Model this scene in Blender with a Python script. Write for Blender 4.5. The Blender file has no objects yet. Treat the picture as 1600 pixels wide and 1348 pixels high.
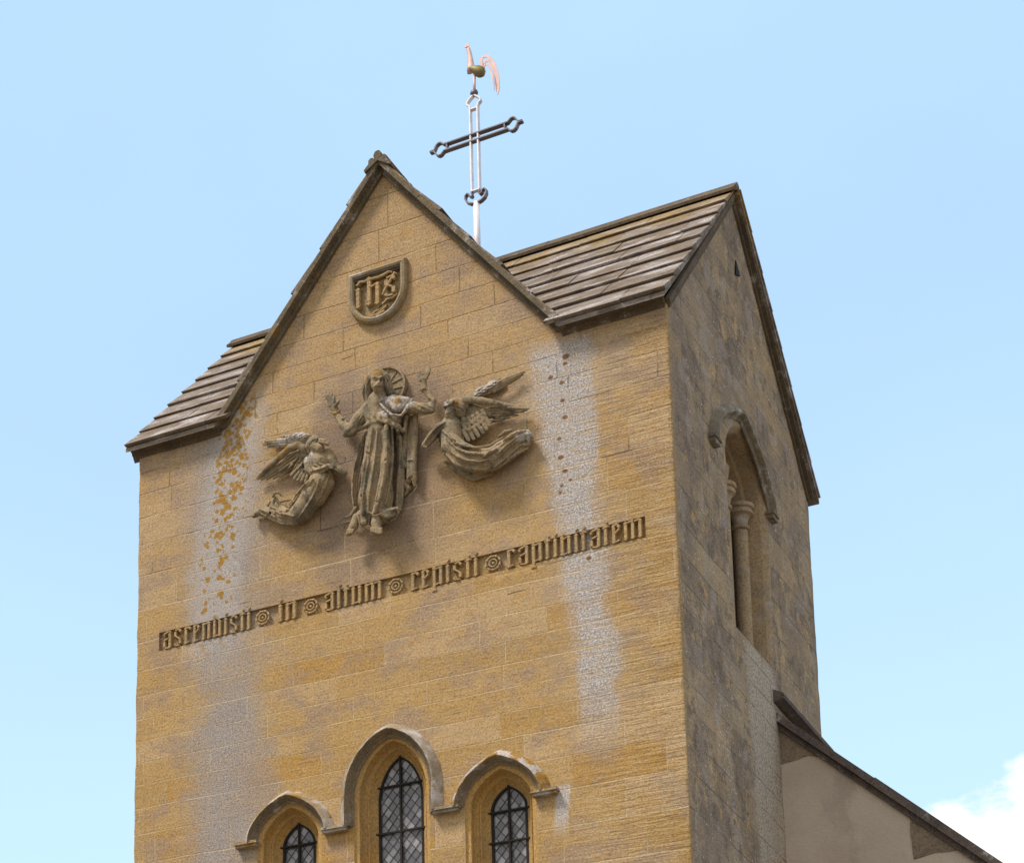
import bpy, bmesh, math, random
import numpy as np
from mathutils import Vector, Matrix, noise, geometry
random.seed(7); rng = np.random.default_rng(7)
C = bpy.context.scene.collection
SC = bpy.context.scene
R = math.radians

# ------------------------------------------------------------------ camera
cam = bpy.data.cameras.new('camera'); camo = bpy.data.objects.new('camera', cam); C.objects.link(camo)
right = Vector((0.81150757, 0.58308513, 0.03830389)); up = Vector((0.11143585, -0.2187717, 0.96939208)); fwd = Vector((-0.57361791, 0.78240058, 0.24251148))
M = Matrix((right, up, -fwd)).transposed().to_4x4(); M.translation = Vector((12.52798, -21.28621, 1.6))
camo.matrix_world = M
cam.sensor_width = 36; cam.sensor_fit = 'HORIZONTAL'
cam.lens = 3721.2208/1600*36
cam.shift_x = (800+160.597)/1600; cam.shift_y = (1624.921-674)/1600
cam.clip_start = .1; cam.clip_end = 20000
SC.camera = camo

# ------------------------------------------------------------------ sky, sun, exposure
SUN_EL, SUN_AZ = R(58), R(220)      # azimuth from +y towards +x: the sun stands in front of the west face, to its left
SC.view_settings.view_transform = 'Standard'; SC.view_settings.look = 'None'
SC.view_settings.gamma = 1; SC.view_settings.use_curve_mapping = False
SC.view_settings.exposure = 0.12
world = bpy.data.worlds.new('World'); SC.world = world; world.use_nodes = True
wn = world.node_tree; wn.nodes.clear()
def wnode(t, **k):
    n = wn.nodes.new(t)
    for a, b in k.items(): setattr(n, a, b)
    return n
wo = wnode('ShaderNodeOutputWorld'); wb = wnode('ShaderNodeBackground')
sky = wnode('ShaderNodeTexSky', sky_type='NISHITA', sun_disc=False, sun_elevation=SUN_EL, sun_rotation=SUN_AZ, altitude=50, air_density=1.0, dust_density=1.6, ozone_density=1.6)
tc = wnode('ShaderNodeTexCoord'); mp = wnode('ShaderNodeMapping'); mp.inputs['Scale'].default_value = (1, 1, 1.9)
wn.links.new(tc.outputs['Generated'], mp.inputs['Vector'])
def wmath(op, a, b=None, c=None):
    n = wnode('ShaderNodeMath', operation=op)
    for i, v in enumerate((a, b, c)):
        if v is None: continue
        if isinstance(v, (int, float)): n.inputs[i].default_value = v
        else: wn.links.new(v, n.inputs[i])
    return n.outputs[0]
def wsmooth(x, a, b):
    n = wnode('ShaderNodeMapRange', interpolation_type='SMOOTHSTEP')
    n.inputs['From Min'].default_value = a; n.inputs['From Max'].default_value = b
    wn.links.new(x, n.inputs['Value']); return n.outputs[0]
def wnoise(scale, detail, rough, vec=None):
    n = wnode('ShaderNodeTexNoise'); n.inputs['Scale'].default_value = scale; n.inputs['Detail'].default_value = detail; n.inputs['Roughness'].default_value = rough
    wn.links.new(vec or mp.outputs[0], n.inputs['Vector']); return n.outputs['Fac']
# thin veil of high cloud over the whole sky and one bank of cumulus low to the right
SKY_K = 0.15
VEIL = (3.55, 5.25, 7.1, 1); CLOUD = (7.4, 7.4, 7.4, 1)
def wmix(fac, a, b):
    n = wnode('ShaderNodeMix', data_type='RGBA')
    if isinstance(fac, (int, float)): n.inputs[0].default_value = fac
    else: wn.links.new(fac, n.inputs[0])
    for i, v in ((6, a), (7, b)):
        if isinstance(v, tuple): n.inputs[i].default_value = v
        else: wn.links.new(v, n.inputs[i])
    return n.outputs[2]
veil = wmath('ADD', .80, wmath('MULTIPLY', wsmooth(wnoise(2.2, 5, .55), .35, .75), .12))
skyc = wmix(veil, sky.outputs['Color'], VEIL)
sep = wnode('ShaderNodeSeparateXYZ'); wn.links.new(tc.outputs['Generated'], sep.inputs[0])
low = wsmooth(sep.outputs['Z'], .52, .22)
skyc = wmix(wmath('MULTIPLY', low, .85), skyc, (4.3, 6.05, 7.1, 1))
# unseen bright cloud added in the western sky, behind the viewer, as neutral fill light
west = wmath('MULTIPLY', wsmooth(sep.outputs['Y'], .25, -.2), wsmooth(wnoise(3.1, 6, .55), .30, .50))
skyc = wmix(wmath('MULTIPLY', west, .85), skyc, (5.6, 5.15, 4.7, 1))
# one cumulus bank low down towards the right (compass direction, so it stays put wherever one stands)
lump = wnoise(26, 8, .6)
top = wmath('MINIMUM', wmath('MULTIPLY_ADD', sep.outputs['X'], .40, .3245+.1955*.40), .352)
dd = wmath('MULTIPLY_ADD', wmath('SUBTRACT', lump, .5), .07, wmath('SUBTRACT', top, sep.outputs['Z']))
ahead = wsmooth(sep.outputs['Y'], .3, .6)
edge = wsmooth(sep.outputs['X'], -.235, -.18)
cl = wmath('MULTIPLY', wmath('MULTIPLY', wsmooth(dd, -.002, .012), ahead), edge)
skyc = wmix(cl, skyc, CLOUD)
wn.links.new(skyc, wb.inputs['Color']); wb.inputs['Strength'].default_value = SKY_K
wn.links.new(wb.outputs[0], wo.inputs['Surface'])
sun = bpy.data.lights.new('sun', 'SUN'); suno = bpy.data.objects.new('sun', sun); C.objects.link(suno)
sun.energy = 3.5; sun.angle = R(12); sun.color = (1, .92, .83)
sd = Vector((math.sin(SUN_AZ)*math.cos(SUN_EL), math.cos(SUN_AZ)*math.cos(SUN_EL), math.sin(SUN_EL)))
suno.rotation_euler = sd.to_track_quat('Z', 'Y').to_euler()

# ------------------------------------------------------------------ mesh helpers
class MB:
    def __init__(s): s.v = []; s.f = []; s.m = []
    def add(s, vs, fs, mi=0):
        o = len(s.v); s.v += [tuple(p) for p in vs]; s.f += [tuple(i+o for i in f) for f in fs]; s.m += [mi]*len(fs)
    def box(s, a, b, mi=0):
        x0, y0, z0 = a; x1, y1, z1 = b
        s.add([(x0,y0,z0),(x1,y0,z0),(x1,y1,z0),(x0,y1,z0),(x0,y0,z1),(x1,y0,z1),(x1,y1,z1),(x0,y1,z1)],
              [(3,2,1,0),(4,5,6,7),(0,1,5,4),(1,2,6,5),(2,3,7,6),(3,0,4,7)], mi)
    def hexa(s, p, mi=0):      # 8 corners, bottom ring then top ring
        s.add(p, [(3,2,1,0),(4,5,6,7),(0,1,5,4),(1,2,6,5),(2,3,7,6),(3,0,4,7)], mi)
    def loft(s, rings, closed=False, caps=False, mi=0):
        n = len(rings[0]); vs = [p for r in rings for p in r]; fs = []
        for i in range(len(rings)-1):
            for j in range(n if closed else n-1):
                k = (j+1) % n
                fs.append((i*n+j, i*n+k, (i+1)*n+k, (i+1)*n+j))
        if caps: fs.append(tuple(range(n))[::-1]); fs.append(tuple((len(rings)-1)*n+j for j in range(n)))
        s.add(vs, fs, mi)
    def tube(s, pts, rad, n=8, caps=True, flat=None):
        pts = [Vector(p) for p in pts]; rs = rad if isinstance(rad, (list, tuple)) else [rad]*len(pts)
        rings = []; ref = None
        for i, p in enumerate(pts):
            t = (pts[min(i+1, len(pts)-1)]-pts[max(i-1, 0)]).normalized()
            if ref is None: ref = Vector((0,1,0)) if abs(t.y) < .9 else Vector((1,0,0))
            a = (ref - t*ref.dot(t)).normalized(); b = t.cross(a); ref = a
            fa = flat or 1
            rings.append([p + a*math.cos(2*math.pi*k/n)*rs[i]*fa + b*math.sin(2*math.pi*k/n)*rs[i] for k in range(n)])
        s.loft(rings, closed=True, caps=caps)
    def lathe(s, prof, c, n=24):      # prof: (radius, z) list, axis z
        s.loft([[(c[0]+r*math.cos(2*math.pi*k/n), c[1]+r*math.sin(2*math.pi*k/n), c[2]+z) for k in range(n)] for r, z in prof], closed=True, caps=True)
    def build(s, name, mat, parent=None, smooth=False, loc=(0,0,0), fix=True):
        me = bpy.data.meshes.new(name); me.from_pydata([(p[0]-loc[0], p[1]-loc[1], p[2]-loc[2]) for p in s.v], [], s.f)
        for m in (mat if isinstance(mat, (list, tuple)) else [mat]): me.materials.append(m)
        if any(s.m): me.polygons.foreach_set('material_index', s.m)
        if fix:
            b = bmesh.new(); b.from_mesh(me); bmesh.ops.recalc_face_normals(b, faces=b.faces); b.to_mesh(me); b.free()
        if smooth: me.polygons.foreach_set('use_smooth', [True]*len(me.polygons))
        o = bpy.data.objects.new(name, me); C.objects.link(o)
        if parent: o.parent = parent
        else: o.location = loc
        return o
def smooth_angle(o, deg=40):
    me = o.data; b = bmesh.new(); b.from_mesh(me); bmesh.ops.remove_doubles(b, verts=b.verts, dist=1e-5)
    for f in b.faces: f.smooth = True
    for e in b.edges:
        if len(e.link_faces) == 2 and e.calc_face_angle(0) > R(deg): e.smooth = False
    b.to_mesh(me); b.free(); return o
def tag(o, label=None, cat=None, group=None, kind=None):
    for k, v in (('label', label), ('category', cat), ('group', group), ('kind', kind)):
        if v: o[k] = v
    return o
def thing(name, loc, label, cat, group=None):
    o = bpy.data.objects.new(name, None); C.objects.link(o); o.location = loc; o.empty_display_size = .3
    return tag(o, label, cat, group)
def inside(poly, pts):
    x, y = pts[:,0], pts[:,1]; r = np.zeros(len(pts), bool); n = len(poly)
    for i in range(n):
        x0, y0 = poly[i]; x1, y1 = poly[(i+1) % n]
        if y0 == y1: continue
        c = ((y0 > y) != (y1 > y)) & (x < (x1-x0)*(y-y0)/(y1-y0)+x0); r ^= c
    return r
def dist_poly(poly, pts):
    d = np.full(len(pts), 1e9); n = len(poly)
    for i in range(n):
        a = np.array(poly[i]); b = np.array(poly[(i+1) % n]); ab = b-a
        t = np.clip(((pts-a)@ab)/max(ab@ab, 1e-12), 0, 1); d = np.minimum(d, np.linalg.norm(pts-(a+t[:,None]*ab), axis=1))
    return d
def fill(outline, holes, step, fine=None):
    """triangulate an outline with holes, with a grid of inner points (2d)"""
    o = np.array(outline); lo, hi = o.min(0), o.max(0)
    gx = np.arange(lo[0], hi[0], step); gy = np.arange(lo[1] if fine is None else fine, hi[1], step)
    P = np.array(np.meshgrid(gx, gy)).reshape(2, -1).T + rng.uniform(-.25, .25, (len(gx)*len(gy), 2))*step
    ok = inside(outline, P) & (dist_poly(outline, P) > step*.55)
    for h in holes: ok &= ~inside(h, P) & (dist_poly(h, P) > step*.55)
    P = P[ok]
    V = [Vector(p) for p in outline]; E = [(i, (i+1) % len(outline)) for i in range(len(outline))]
    for h in holes:
        k = len(V); V += [Vector(p) for p in h]; E += [(k+i, k+(i+1) % len(h)) for i in range(len(h))]
    nb = len(V); V += [Vector(p) for p in P]
    vs, es, fs, *_ = geometry.delaunay_2d_cdt(V, E, [], 0, 1e-6)
    vs = np.array([tuple(v) for v in vs]); cen = np.array([vs[list(f)].mean(0) for f in fs])
    keep = inside(outline, cen)
    for h in holes: keep &= ~inside(h, cen)
    free = np.ones(len(vs), bool)
    d = dist_poly(outline, vs)
    for h in holes: d = np.minimum(d, dist_poly(h, vs))
    return vs, [f for f, k in zip(fs, keep) if k], d

# ------------------------------------------------------------------ carved stone: smooth union of tapered strokes, meshed by surface nets
def carve(prims, name, mat, parent, loc, res=.0085, shrink=0.):
    pts = np.array([p for pr in prims for p in pr[3]]); mg = .05
    lo = (pts[:,:3]-pts[:,3:4]).min(0)-mg; hi = (pts[:,:3]+pts[:,3:4]).max(0)+mg
    hi[1] = min(hi[1], .03+res*2); lo[1] -= .01
    n = np.ceil((hi-lo)/res).astype(int)+1
    D = np.full(n, 9.0, np.float32)
    ax = [lo[i]+res*np.arange(n[i]) for i in range(3)]
    for op, k, flat, pl in prims:
        segs = [(pl[i], pl[i+1]) for i in range(len(pl)-1)]
        for a, b in segs:
            a = np.array(a); b = np.array(b); m = max(a[3], b[3])+k+3*res
            l = np.minimum(a[:3], b[:3])-m; h = np.maximum(a[:3], b[:3])+m
            i0 = np.clip(((l-lo)/res).astype(int), 0, n-1); i1 = np.clip(((h-lo)/res).astype(int)+2, 1, n)
            if (i1 <= i0).any(): continue
            X = ax[0][i0[0]:i1[0], None, None]-a[0]; Y = ax[1][None, i0[1]:i1[1], None]-a[1]; Z = ax[2][None, None, i0[2]:i1[2]]-a[2]
            d = b[:3]-a[:3]; L = max(d@d, 1e-9)
            t = np.clip((X*d[0]+Y*d[1]+Z*d[2])/L, 0, 1)
            q = np.sqrt((X-t*d[0])**2+((Y-t*d[1])/flat)**2+(Z-t*d[2])**2)-(a[3]+t*(b[3]-a[3]))
            S = D[i0[0]:i1[0], i0[1]:i1[1], i0[2]:i1[2]]
            if op == '+':
                w = np.clip(k-np.abs(S-q), 0, None)/k; S[...] = np.minimum(S, q)-w*w*k*.25
            else:
                q = -q; w = np.clip(k-np.abs(S-q), 0, None)/k; S[...] = np.maximum(S, q)+w*w*k*.25
    D += shrink
    D[:, ax[1] > .03, :] = 9.0
    D[0] = 9; D[-1] = 9; D[:,0] = 9; D[:,-1] = 9; D[:,:,0] = 9; D[:,:,-1] = 9
    D = np.minimum(D, .05)
    sg = D < 0
    nx, ny, nz = n-1
    acc = np.zeros((nx, ny, nz, 3), np.float32); cnt = np.zeros((nx, ny, nz), np.float32)
    offs = [(0,0),(0,1),(1,0),(1,1)]
    for axis in range(3):
        o1, o2 = [i for i in range(3) if i != axis]
        for u, v in offs:
            s0 = [0,0,0]; s0[o1] = u; s0[o2] = v; s1 = list(s0); s1[axis] += 1
            A = D[s0[0]:s0[0]+nx, s0[1]:s0[1]+ny, s0[2]:s0[2]+nz]; B = D[s1[0]:s1[0]+nx, s1[1]:s1[1]+ny, s1[2]:s1[2]+nz]
            cr = (A < 0) != (B < 0); t = np.where(cr, A/np.where(cr, A-B, 1), 0)
            cnt += cr; acc[..., axis] += cr*t; acc[..., o1] += cr*u; acc[..., o2] += cr*v
    act = cnt > 0; idx = np.full((nx, ny, nz), -1, np.int64); idx[act] = np.arange(act.sum())
    ijk = np.argwhere(act); V = lo + res*(ijk + acc[act]/cnt[act][:,None])
    F = []
    for axis in range(3):
        o1, o2 = [i for i in range(3) if i != axis]
        sl = [slice(0, None)]*3
        a0 = [slice(1, n[i]-1) for i in range(3)]; a1 = list(a0); a0[axis] = slice(0, n[axis]-1); a1[axis] = slice(1, n[axis])
        s0 = sg[tuple(a0)]; s1 = sg[tuple(a1)]; ch = np.argwhere(s0 != s1); fl = s0[s0 != s1]
        base = ch + np.array([0 if i == axis else 1 for i in range(3)])
        def cell(du, dv):
            c = base.copy(); c[:,o1] += du; c[:,o2] += dv; return idx[c[:,0], c[:,1], c[:,2]]
        q = np.stack([cell(-1,-1), cell(0,-1), cell(0,0), cell(-1,0)], 1)
        q[~fl] = q[~fl][:, ::-1]
        if axis == 1: q = q[:, ::-1]
        F.append(q)
    F = np.concatenate(F)
    me = bpy.data.meshes.new(name); V = V-np.array(loc)
    me.vertices.add(len(V)); me.vertices.foreach_set('co', V.astype(np.float32).ravel())
    me.loops.add(F.size); me.loops.foreach_set('vertex_index', F.ravel().astype(np.int32))
    me.polygons.add(len(F)); me.polygons.foreach_set('loop_start', np.arange(0, F.size, 4, dtype=np.int32)); me.polygons.foreach_set('loop_total', np.full(len(F), 4, np.int32))
    me.update(calc_edges=True); me.validate(); me.polygons.foreach_set('use_smooth', [True]*len(me.polygons))
    me.materials.append(mat)
    o = bpy.data.objects.new(name, me); C.objects.link(o); o.parent = parent
    return o

# ------------------------------------------------------------------ material helper
class NT:
    def __init__(s, name):
        s.mat = bpy.data.materials.new(name); s.mat.use_nodes = True; s.t = s.mat.node_tree; s.t.nodes.clear()
        s.out = s.n('ShaderNodeOutputMaterial'); s.b = s.n('ShaderNodeBsdfPrincipled'); s.l(s.b.outputs[0], s.out.inputs[0])
        s.tc = s.n('ShaderNodeTexCoord'); s.geo = s.n('ShaderNodeNewGeometry')
        s.P = s.tc.outputs['Object']; sp = s.n('ShaderNodeSeparateXYZ'); s.l(s.P, sp.inputs[0]); s.x, s.y, s.z = sp.outputs
    def n(s, t, **k):
        n = s.t.nodes.new(t)
        for a, b in k.items(): setattr(n, a, b)
        return n
    def l(s, a, b): s.t.links.new(a, b)
    def put(s, sock, v):
        if isinstance(v, (int, float)): sock.default_value = v
        elif isinstance(v, tuple): sock.default_value = v if len(v) != 3 or sock.type == 'VECTOR' else v+(1,)
        else: s.l(v, sock)
    def m(s, op, a, b=None, c=None, clamp=False):
        n = s.n('ShaderNodeMath', operation=op, use_clamp=clamp)
        for i, v in enumerate((a, b, c)):
            if v is not None: s.put(n.inputs[i], v)
        return n.outputs[0]
    def add(s, a, b): return s.m('ADD', a, b)
    def sub(s, a, b): return s.m('SUBTRACT', a, b)
    def mul(s, a, b): return s.m('MULTIPLY', a, b)
    def ss(s, x, a, b, lo=0., hi=1.):
        n = s.n('ShaderNodeMapRange', interpolation_type='SMOOTHSTEP')
        s.put(n.inputs['Value'], x); s.put(n.inputs['From Min'], a); s.put(n.inputs['From Max'], b); n.inputs['To Min'].default_value = lo; n.inputs['To Max'].default_value = hi
        return n.outputs[0]
    def vec(s, x, y, z):
        n = s.n('ShaderNodeCombineXYZ')
        for i, v in enumerate((x, y, z)): s.put(n.inputs[i], v)
        return n.outputs[0]
    def scaled(s, sx, sy, sz, v=None):
        n = s.n('ShaderNodeVectorMath', operation='MULTIPLY'); s.l(v or s.P, n.inputs[0]); n.inputs[1].default_value = (sx, sy, sz); return n.outputs[0]
    def noise(s, v, scale, detail=4, rough=.55, dist=0.):
        n = s.n('ShaderNodeTexNoise'); s.l(v, n.inputs['Vector']); n.inputs['Scale'].default_value = scale; n.inputs['Detail'].default_value = detail
        n.inputs['Roughness'].default_value = rough; n.inputs['Distortion'].default_value = dist; return n.outputs['Fac']
    def white(s, v):
        n = s.n('ShaderNodeTexWhiteNoise', noise_dimensions='3D'); s.l(v, n.inputs['Vector']); return n.outputs['Value']
    def vor1(s, w, scale=1., feat='F1'):
        n = s.n('ShaderNodeTexVoronoi', voronoi_dimensions='1D', feature=feat); s.put(n.inputs['W'], w); n.inputs['Scale'].default_value = scale; n.inputs['Randomness'].default_value = .75; return n
    def vor(s, v, scale, rnd=1., feat='F1'):
        n = s.n('ShaderNodeTexVoronoi', feature=feat); s.l(v, n.inputs['Vector']); n.inputs['Scale'].default_value = scale; n.inputs['Randomness'].default_value = rnd; return n
    def mix(s, f, a, b, mode='MIX'):
        n = s.n('ShaderNodeMix', data_type='RGBA', blend_type=mode); s.put(n.inputs[0], f); s.put(n.inputs[6], a); s.put(n.inputs[7], b); return n.outputs[2]
    def bump(s, h, dist, strength=1., prev=None):
        n = s.n('ShaderNodeBump'); n.inputs['Distance'].default_value = dist; n.inputs['Strength'].default_value = strength; s.l(h, n.inputs['Height'])
        if prev: s.l(prev, n.inputs['Normal'])
        return n.outputs[0]
    def done(s, col, rough=.9, normal=None, spec=.2, metal=0.):
        s.put(s.b.inputs['Base Color'], col); s.put(s.b.inputs['Roughness'], rough); s.b.inputs['Specular IOR Level'].default_value = spec; s.b.inputs['Metallic'].default_value = metal
        if normal: s.l(normal, s.b.inputs['Normal'])
        return s.mat

# ------------------------------------------------------------------ materials
def ashlar(n, u):
    zz = n.add(n.z, n.mul(n.sub(n.noise(n.scaled(.7,.7,.3), 1.6, 2), .5), .035))
    zr = n.m('MULTIPLY_ADD', zz, 3.2, n.mul(n.m('SINE', n.mul(zz, 1.7)), .45))
    row = n.m('FLOOR', zr); fr = n.m('FRACT', zr)
    jh = n.mul(n.m('MINIMUM', fr, n.sub(1., fr)), .31)
    uw = n.add(u, n.mul(n.sub(n.noise(n.scaled(.3,.3,1.5), 3, 2), .5), .015))
    w = n.m('MULTIPLY_ADD', uw, 1.12, n.mul(row, 13.37))
    v = n.vor1(w); ve = n.vor1(w, 1., 'DISTANCE_TO_EDGE')
    cell = n.vec(n.mul(n.m('FLOOR', n.mul(v.outputs['W'], 37.)), .37), row, 1.7)
    r1 = n.white(cell); r2 = n.white(n.scaled(1.3, 2.7, 3.1, cell))
    jv = n.mul(ve.outputs['Distance'], .89)
    joint = n.m('MAXIMUM', n.ss(jh, .009, .003), n.ss(jv, .008, .003))
    return r1, r2, n.mul(joint, n.ss(n.noise(n.scaled(1,1,2.), 2.3, 4, .6), .34, .52)), row
def stone_front():
    n = NT('golden_stone'); P = n.P
    r1, r2, joint, row = ashlar(n, n.x)
    big = n.noise(n.scaled(1, 1, .8), .8, 4); mid = n.noise(n.scaled(1, 1, 2.2), 2.6, 5, .6)
    bed = n.noise(n.scaled(1.1, 1, 14), 2.4, 7, .62, .3); grit = n.noise(P, 46, 6, .72); grit2 = n.noise(P, 120, 3, .7)
    gold = n.mix(n.ss(r1, .1, .9), (.44,.288,.118), (.485,.325,.145))
    gold = n.mix(n.ss(r2, .72, .8), gold, (.51,.36,.195))
    gold = n.mix(n.ss(r1, .12, .08), gold, (.455,.275,.09))
    pale = n.mix(r2, (.455,.315,.175), (.485,.355,.215))
    hi = n.ss(n.m('MULTIPLY_ADD', n.sub(big, .5), 5., n.z), 11.2, 15.6)
    c = n.mix(n.mul(hi, .72), gold, pale)
    c = n.mix(n.ss(mid, .50, .64, 0, .5), c, (.485,.295,.105))                     # ochre clouds
    c = n.mix(n.ss(n.noise(n.scaled(1,1,1.2), 1.7, 5, .6), .47, .62, 0, .65), c, (.335,.25,.195))    # greyer clouds
    rz = n.ss(n.add(n.x, n.mul(n.sub(big, .5), 2.)), 4.2, 5.6, .38, 1.)
    c = n.mix(n.mul(n.ss(bed, .47, .66, 0, .62), rz), c, n.mix(.6, c, (.22,.14,.07)))
    c = n.mix(n.mul(n.ss(bed, .52, .36, 0, .5), rz), c, (.53,.41,.255))
    c = n.mix(n.ss(n.noise(n.scaled(1,1,1.6), 11, 5, .65), .50, .66, 0, .45), c, n.mix(.65, c, (.24,.17,.12)))
    c = n.mix(n.ss(n.noise(n.scaled(1,1,1.3), 19, 4, .65), .53, .66, 0, .45), c, (.52,.40,.26))
    # grey wash below the statue and lower left
    gx = n.add(n.x, n.mul(n.sub(mid, .5), .8)); g0 = n.mul(n.mul(n.ss(gx, 2.0, 2.35), n.ss(gx, 3.95, 3.3)), n.mul(n.ss(n.add(n.z, n.mul(n.sub(big, .5), 1.5)), 12.2, 13.1), n.ss(n.z, 15.1, 14.5)))
    c = n.mix(n.mul(g0, n.ss(mid, .35, .6, .5, .85)), c, (.265,.205,.165))
    lx = n.m('ABSOLUTE', n.sub(n.m('MULTIPLY_ADD', n.sub(mid, .5), .5, n.x), 1.12))
    g1 = n.mul(n.ss(lx, .72, .15), n.mul(n.ss(n.z, 8.8, 9.8), n.ss(n.z, 14.9, 14.5)))
    g1 = n.mul(g1, n.ss(n.add(n.mul(grit, .6), n.mul(big, .6)), .46, .62))
    c = n.mix(n.mul(g1, .97), c, n.mix(n.ss(grit2, .44, .56), (.245,.21,.19), (.43,.40,.39)))
    # pale lichen washed down from the right valley
    xc = n.m('MULTIPLY_ADD', n.sub(14.5, n.m('MAXIMUM', n.z, 11.2)), .088, 4.87)
    rx = n.m('ABSOLUTE', n.add(n.sub(n.x, xc), n.mul(n.sub(n.noise(n.scaled(1.6,1,.55), 2.6, 5, .65), .5), .50)))
    zf = n.mul(n.ss(n.z, 9.9, 11.0), n.ss(n.z, 14.72, 14.45))
    wd = n.ss(n.z, 12.6, 14.0, 0., .10); core = n.mul(n.ss(n.sub(n.add(rx, n.mul(n.sub(grit, .5), .40)), wd), .29, .11), zf)
    halo = n.mul(n.mul(n.ss(n.sub(rx, n.mul(wd, 2.2)), .62, .2), zf), n.ss(n.add(n.mul(grit, .7), n.mul(bed, .3)), .5, .62))
    fine = n.noise(P, 62, 4, .8); lich = n.mix(n.ss(fine, .42, .60), (.30,.28,.275), (.66,.645,.655))
    c = n.mix(n.mul(halo, .75), c, n.mix(n.ss(grit2, .45, .55), (.36,.31,.26), (.62,.59,.58)))
    c = n.mix(n.mul(core, n.mul(n.ss(n.noise(P, 24, 5, .7), .36, .52, .5, 1.), n.ss(bed, .40, .52, .55, 1.))), c, lich)
    # left lichen field with orange colonies
    ox = n.m('MULTIPLY_ADD', n.sub(14.6, n.m('MAXIMUM', n.z, 13.)), -.16, 1.24)
    od = n.m('ABSOLUTE', n.add(n.sub(n.x, ox), n.mul(n.sub(mid, .5), .25)))
    of = n.mul(n.ss(od, .42, .16), n.mul(n.ss(n.z, 11.6, 12.6), n.ss(n.z, 15.1, 14.95)))
    c = n.mix(n.mul(of, n.ss(grit, .35, .6, .3, .85)), c, n.mix(n.ss(grit2, .44, .56), (.36,.325,.30), (.58,.55,.54)))
    spots = n.vor(n.vec(n.add(n.x, n.mul(n.sub(grit,.5),.10)), n.y, n.add(n.z, n.mul(n.sub(n.noise(P, 33, 4, .7),.5),.10))), 20., 1.)
    sr = n.white(n.scaled(31., 17., 23., spots.outputs['Position']))
    dens = n.ss(n.add(n.z, n.mul(n.sub(n.noise(P, 4.5, 4), .5), 2.6)), 12.2, 14.9, .10, 1.)
    rad = n.mul(n.m('MULTIPLY_ADD', sr, .35, .34), n.ss(od, .38, .08))
    rad = n.mul(rad, n.ss(sr, n.sub(1., n.mul(dens, .95)), n.sub(1.02, n.mul(dens, .95))))
    orange = n.mul(n.ss(n.add(spots.outputs['Distance'], n.mul(n.sub(grit, .5), .30)), n.add(rad, .07), n.sub(rad, .02)), of)
    fsp = n.mul(n.ss(n.add(n.vor(P, 60.).outputs['Distance'], n.mul(n.noise(P, 5, 4), .5)), .42, .34), of)
    orange = n.m('MAXIMUM', orange, n.mul(fsp, .8))
    c = n.mix(n.mul(orange, .9), c, n.mix(n.ss(grit, .4, .6), (.25,.13,.01), (.50,.27,.02)))
    # a few rusty colonies down the right streak
    dots = None
    for (px, pz, pr) in ((4.965,14.405,.030),(4.955,14.33,.02),(4.80,14.22,.022),(4.915,14.13,.02),(4.915,13.93,.02),(4.935,13.74,.022),(4.87,13.52,.018),(4.88,13.31,.024),(4.92,13.15,.022),(4.97,13.04,.014),(4.88,13.0,.015),(5.13,12.15,.02),(5.06,12.29,.022),(4.86,12.93,.016)):
        d = n.m('SQRT', n.add(n.m('POWER', n.mul(n.sub(n.x, px), .8), 2.), n.m('POWER', n.sub(n.z, pz), 2.)))
        d = n.ss(n.add(d, n.mul(n.sub(grit, .5), .03)), pr+.006, pr-.006); dots = d if dots is None else n.m('MAXIMUM', dots, d)
    c = n.mix(n.mul(dots, .9), c, n.mix(grit2, (.10,.04,.01), (.28,.13,.04)))
    hd = n.mul(n.mul(n.ss(n.m('ABSOLUTE', n.add(n.sub(n.x, n.m('MULTIPLY_ADD', n.sub(9.8, n.z), -.10, 4.80)), n.mul(n.sub(grit, .5), .14))), .085, .05), n.ss(n.add(n.z, n.mul(n.sub(grit, .5), .6)), 9.25, 9.6)), n.ss(n.z, 9.88, 9.80))
    c = n.mix(n.mul(hd, .9), c, n.mix(n.ss(grit2, .44, .56), (.36,.33,.31), (.66,.63,.63)))
    # joints: pale mortar low down, open and dark here and there above
    jn = n.noise(n.scaled(1,1,1.5), 1.1, 3); jk = n.mul(n.ss(jn, .35, .6, .12, .85), n.ss(n.z, 12.6, 14.2, 1., .42))
    dark = n.ss(n.add(n.mul(n.sub(n.z, 13.2), .08), n.noise(P, 1.9, 3)), .52, .62)
    c = n.mix(n.mul(joint, jk), c, n.mix(dark, (.56,.45,.29), (.16,.105,.065)))
    # white crustose specks, denser near the right corner
    sp = n.ss(grit2, .66, .72); zone = n.ss(n.add(n.mul(n.ss(n.x, 4.2, 6.0), .32), n.noise(P, 2.3, 4)), .5, .78)
    c = n.mix(n.mul(n.mul(sp, zone), .8), c, (.62,.58,.54))
    pits = n.ss(n.noise(n.scaled(1,1,2.2), 26, 2), .70, .74)
    c = n.mix(n.mul(pits, .65), c, (.09,.06,.04))
    dash = n.ss(n.noise(n.scaled(1,1,13), 2.6, 4, .5, .2), .675, .70)
    c = n.mix(n.mul(dash, n.mul(n.ss(n.noise(P, 1.7, 2), .5, .62), .8)), c, (.13,.085,.05))
    c = n.mix(n.ss(grit, .46, .62, 0., .62), c, n.mix(1., c, (.50,.46,.42), 'MULTIPLY'))
    c = n.mix(n.ss(grit, .48, .36, 0., .30), c, n.mix(1., c, (1.35,1.33,1.3), 'MULTIPLY'))
    c = n.mix(n.ss(grit2, .52, .66, 0., .45), c, n.mix(1., c, (1.6,1.57,1.52), 'MULTIPLY'))
    rough = n.ss(n.x, 4.5, 5.7, .16, .9)
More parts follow.
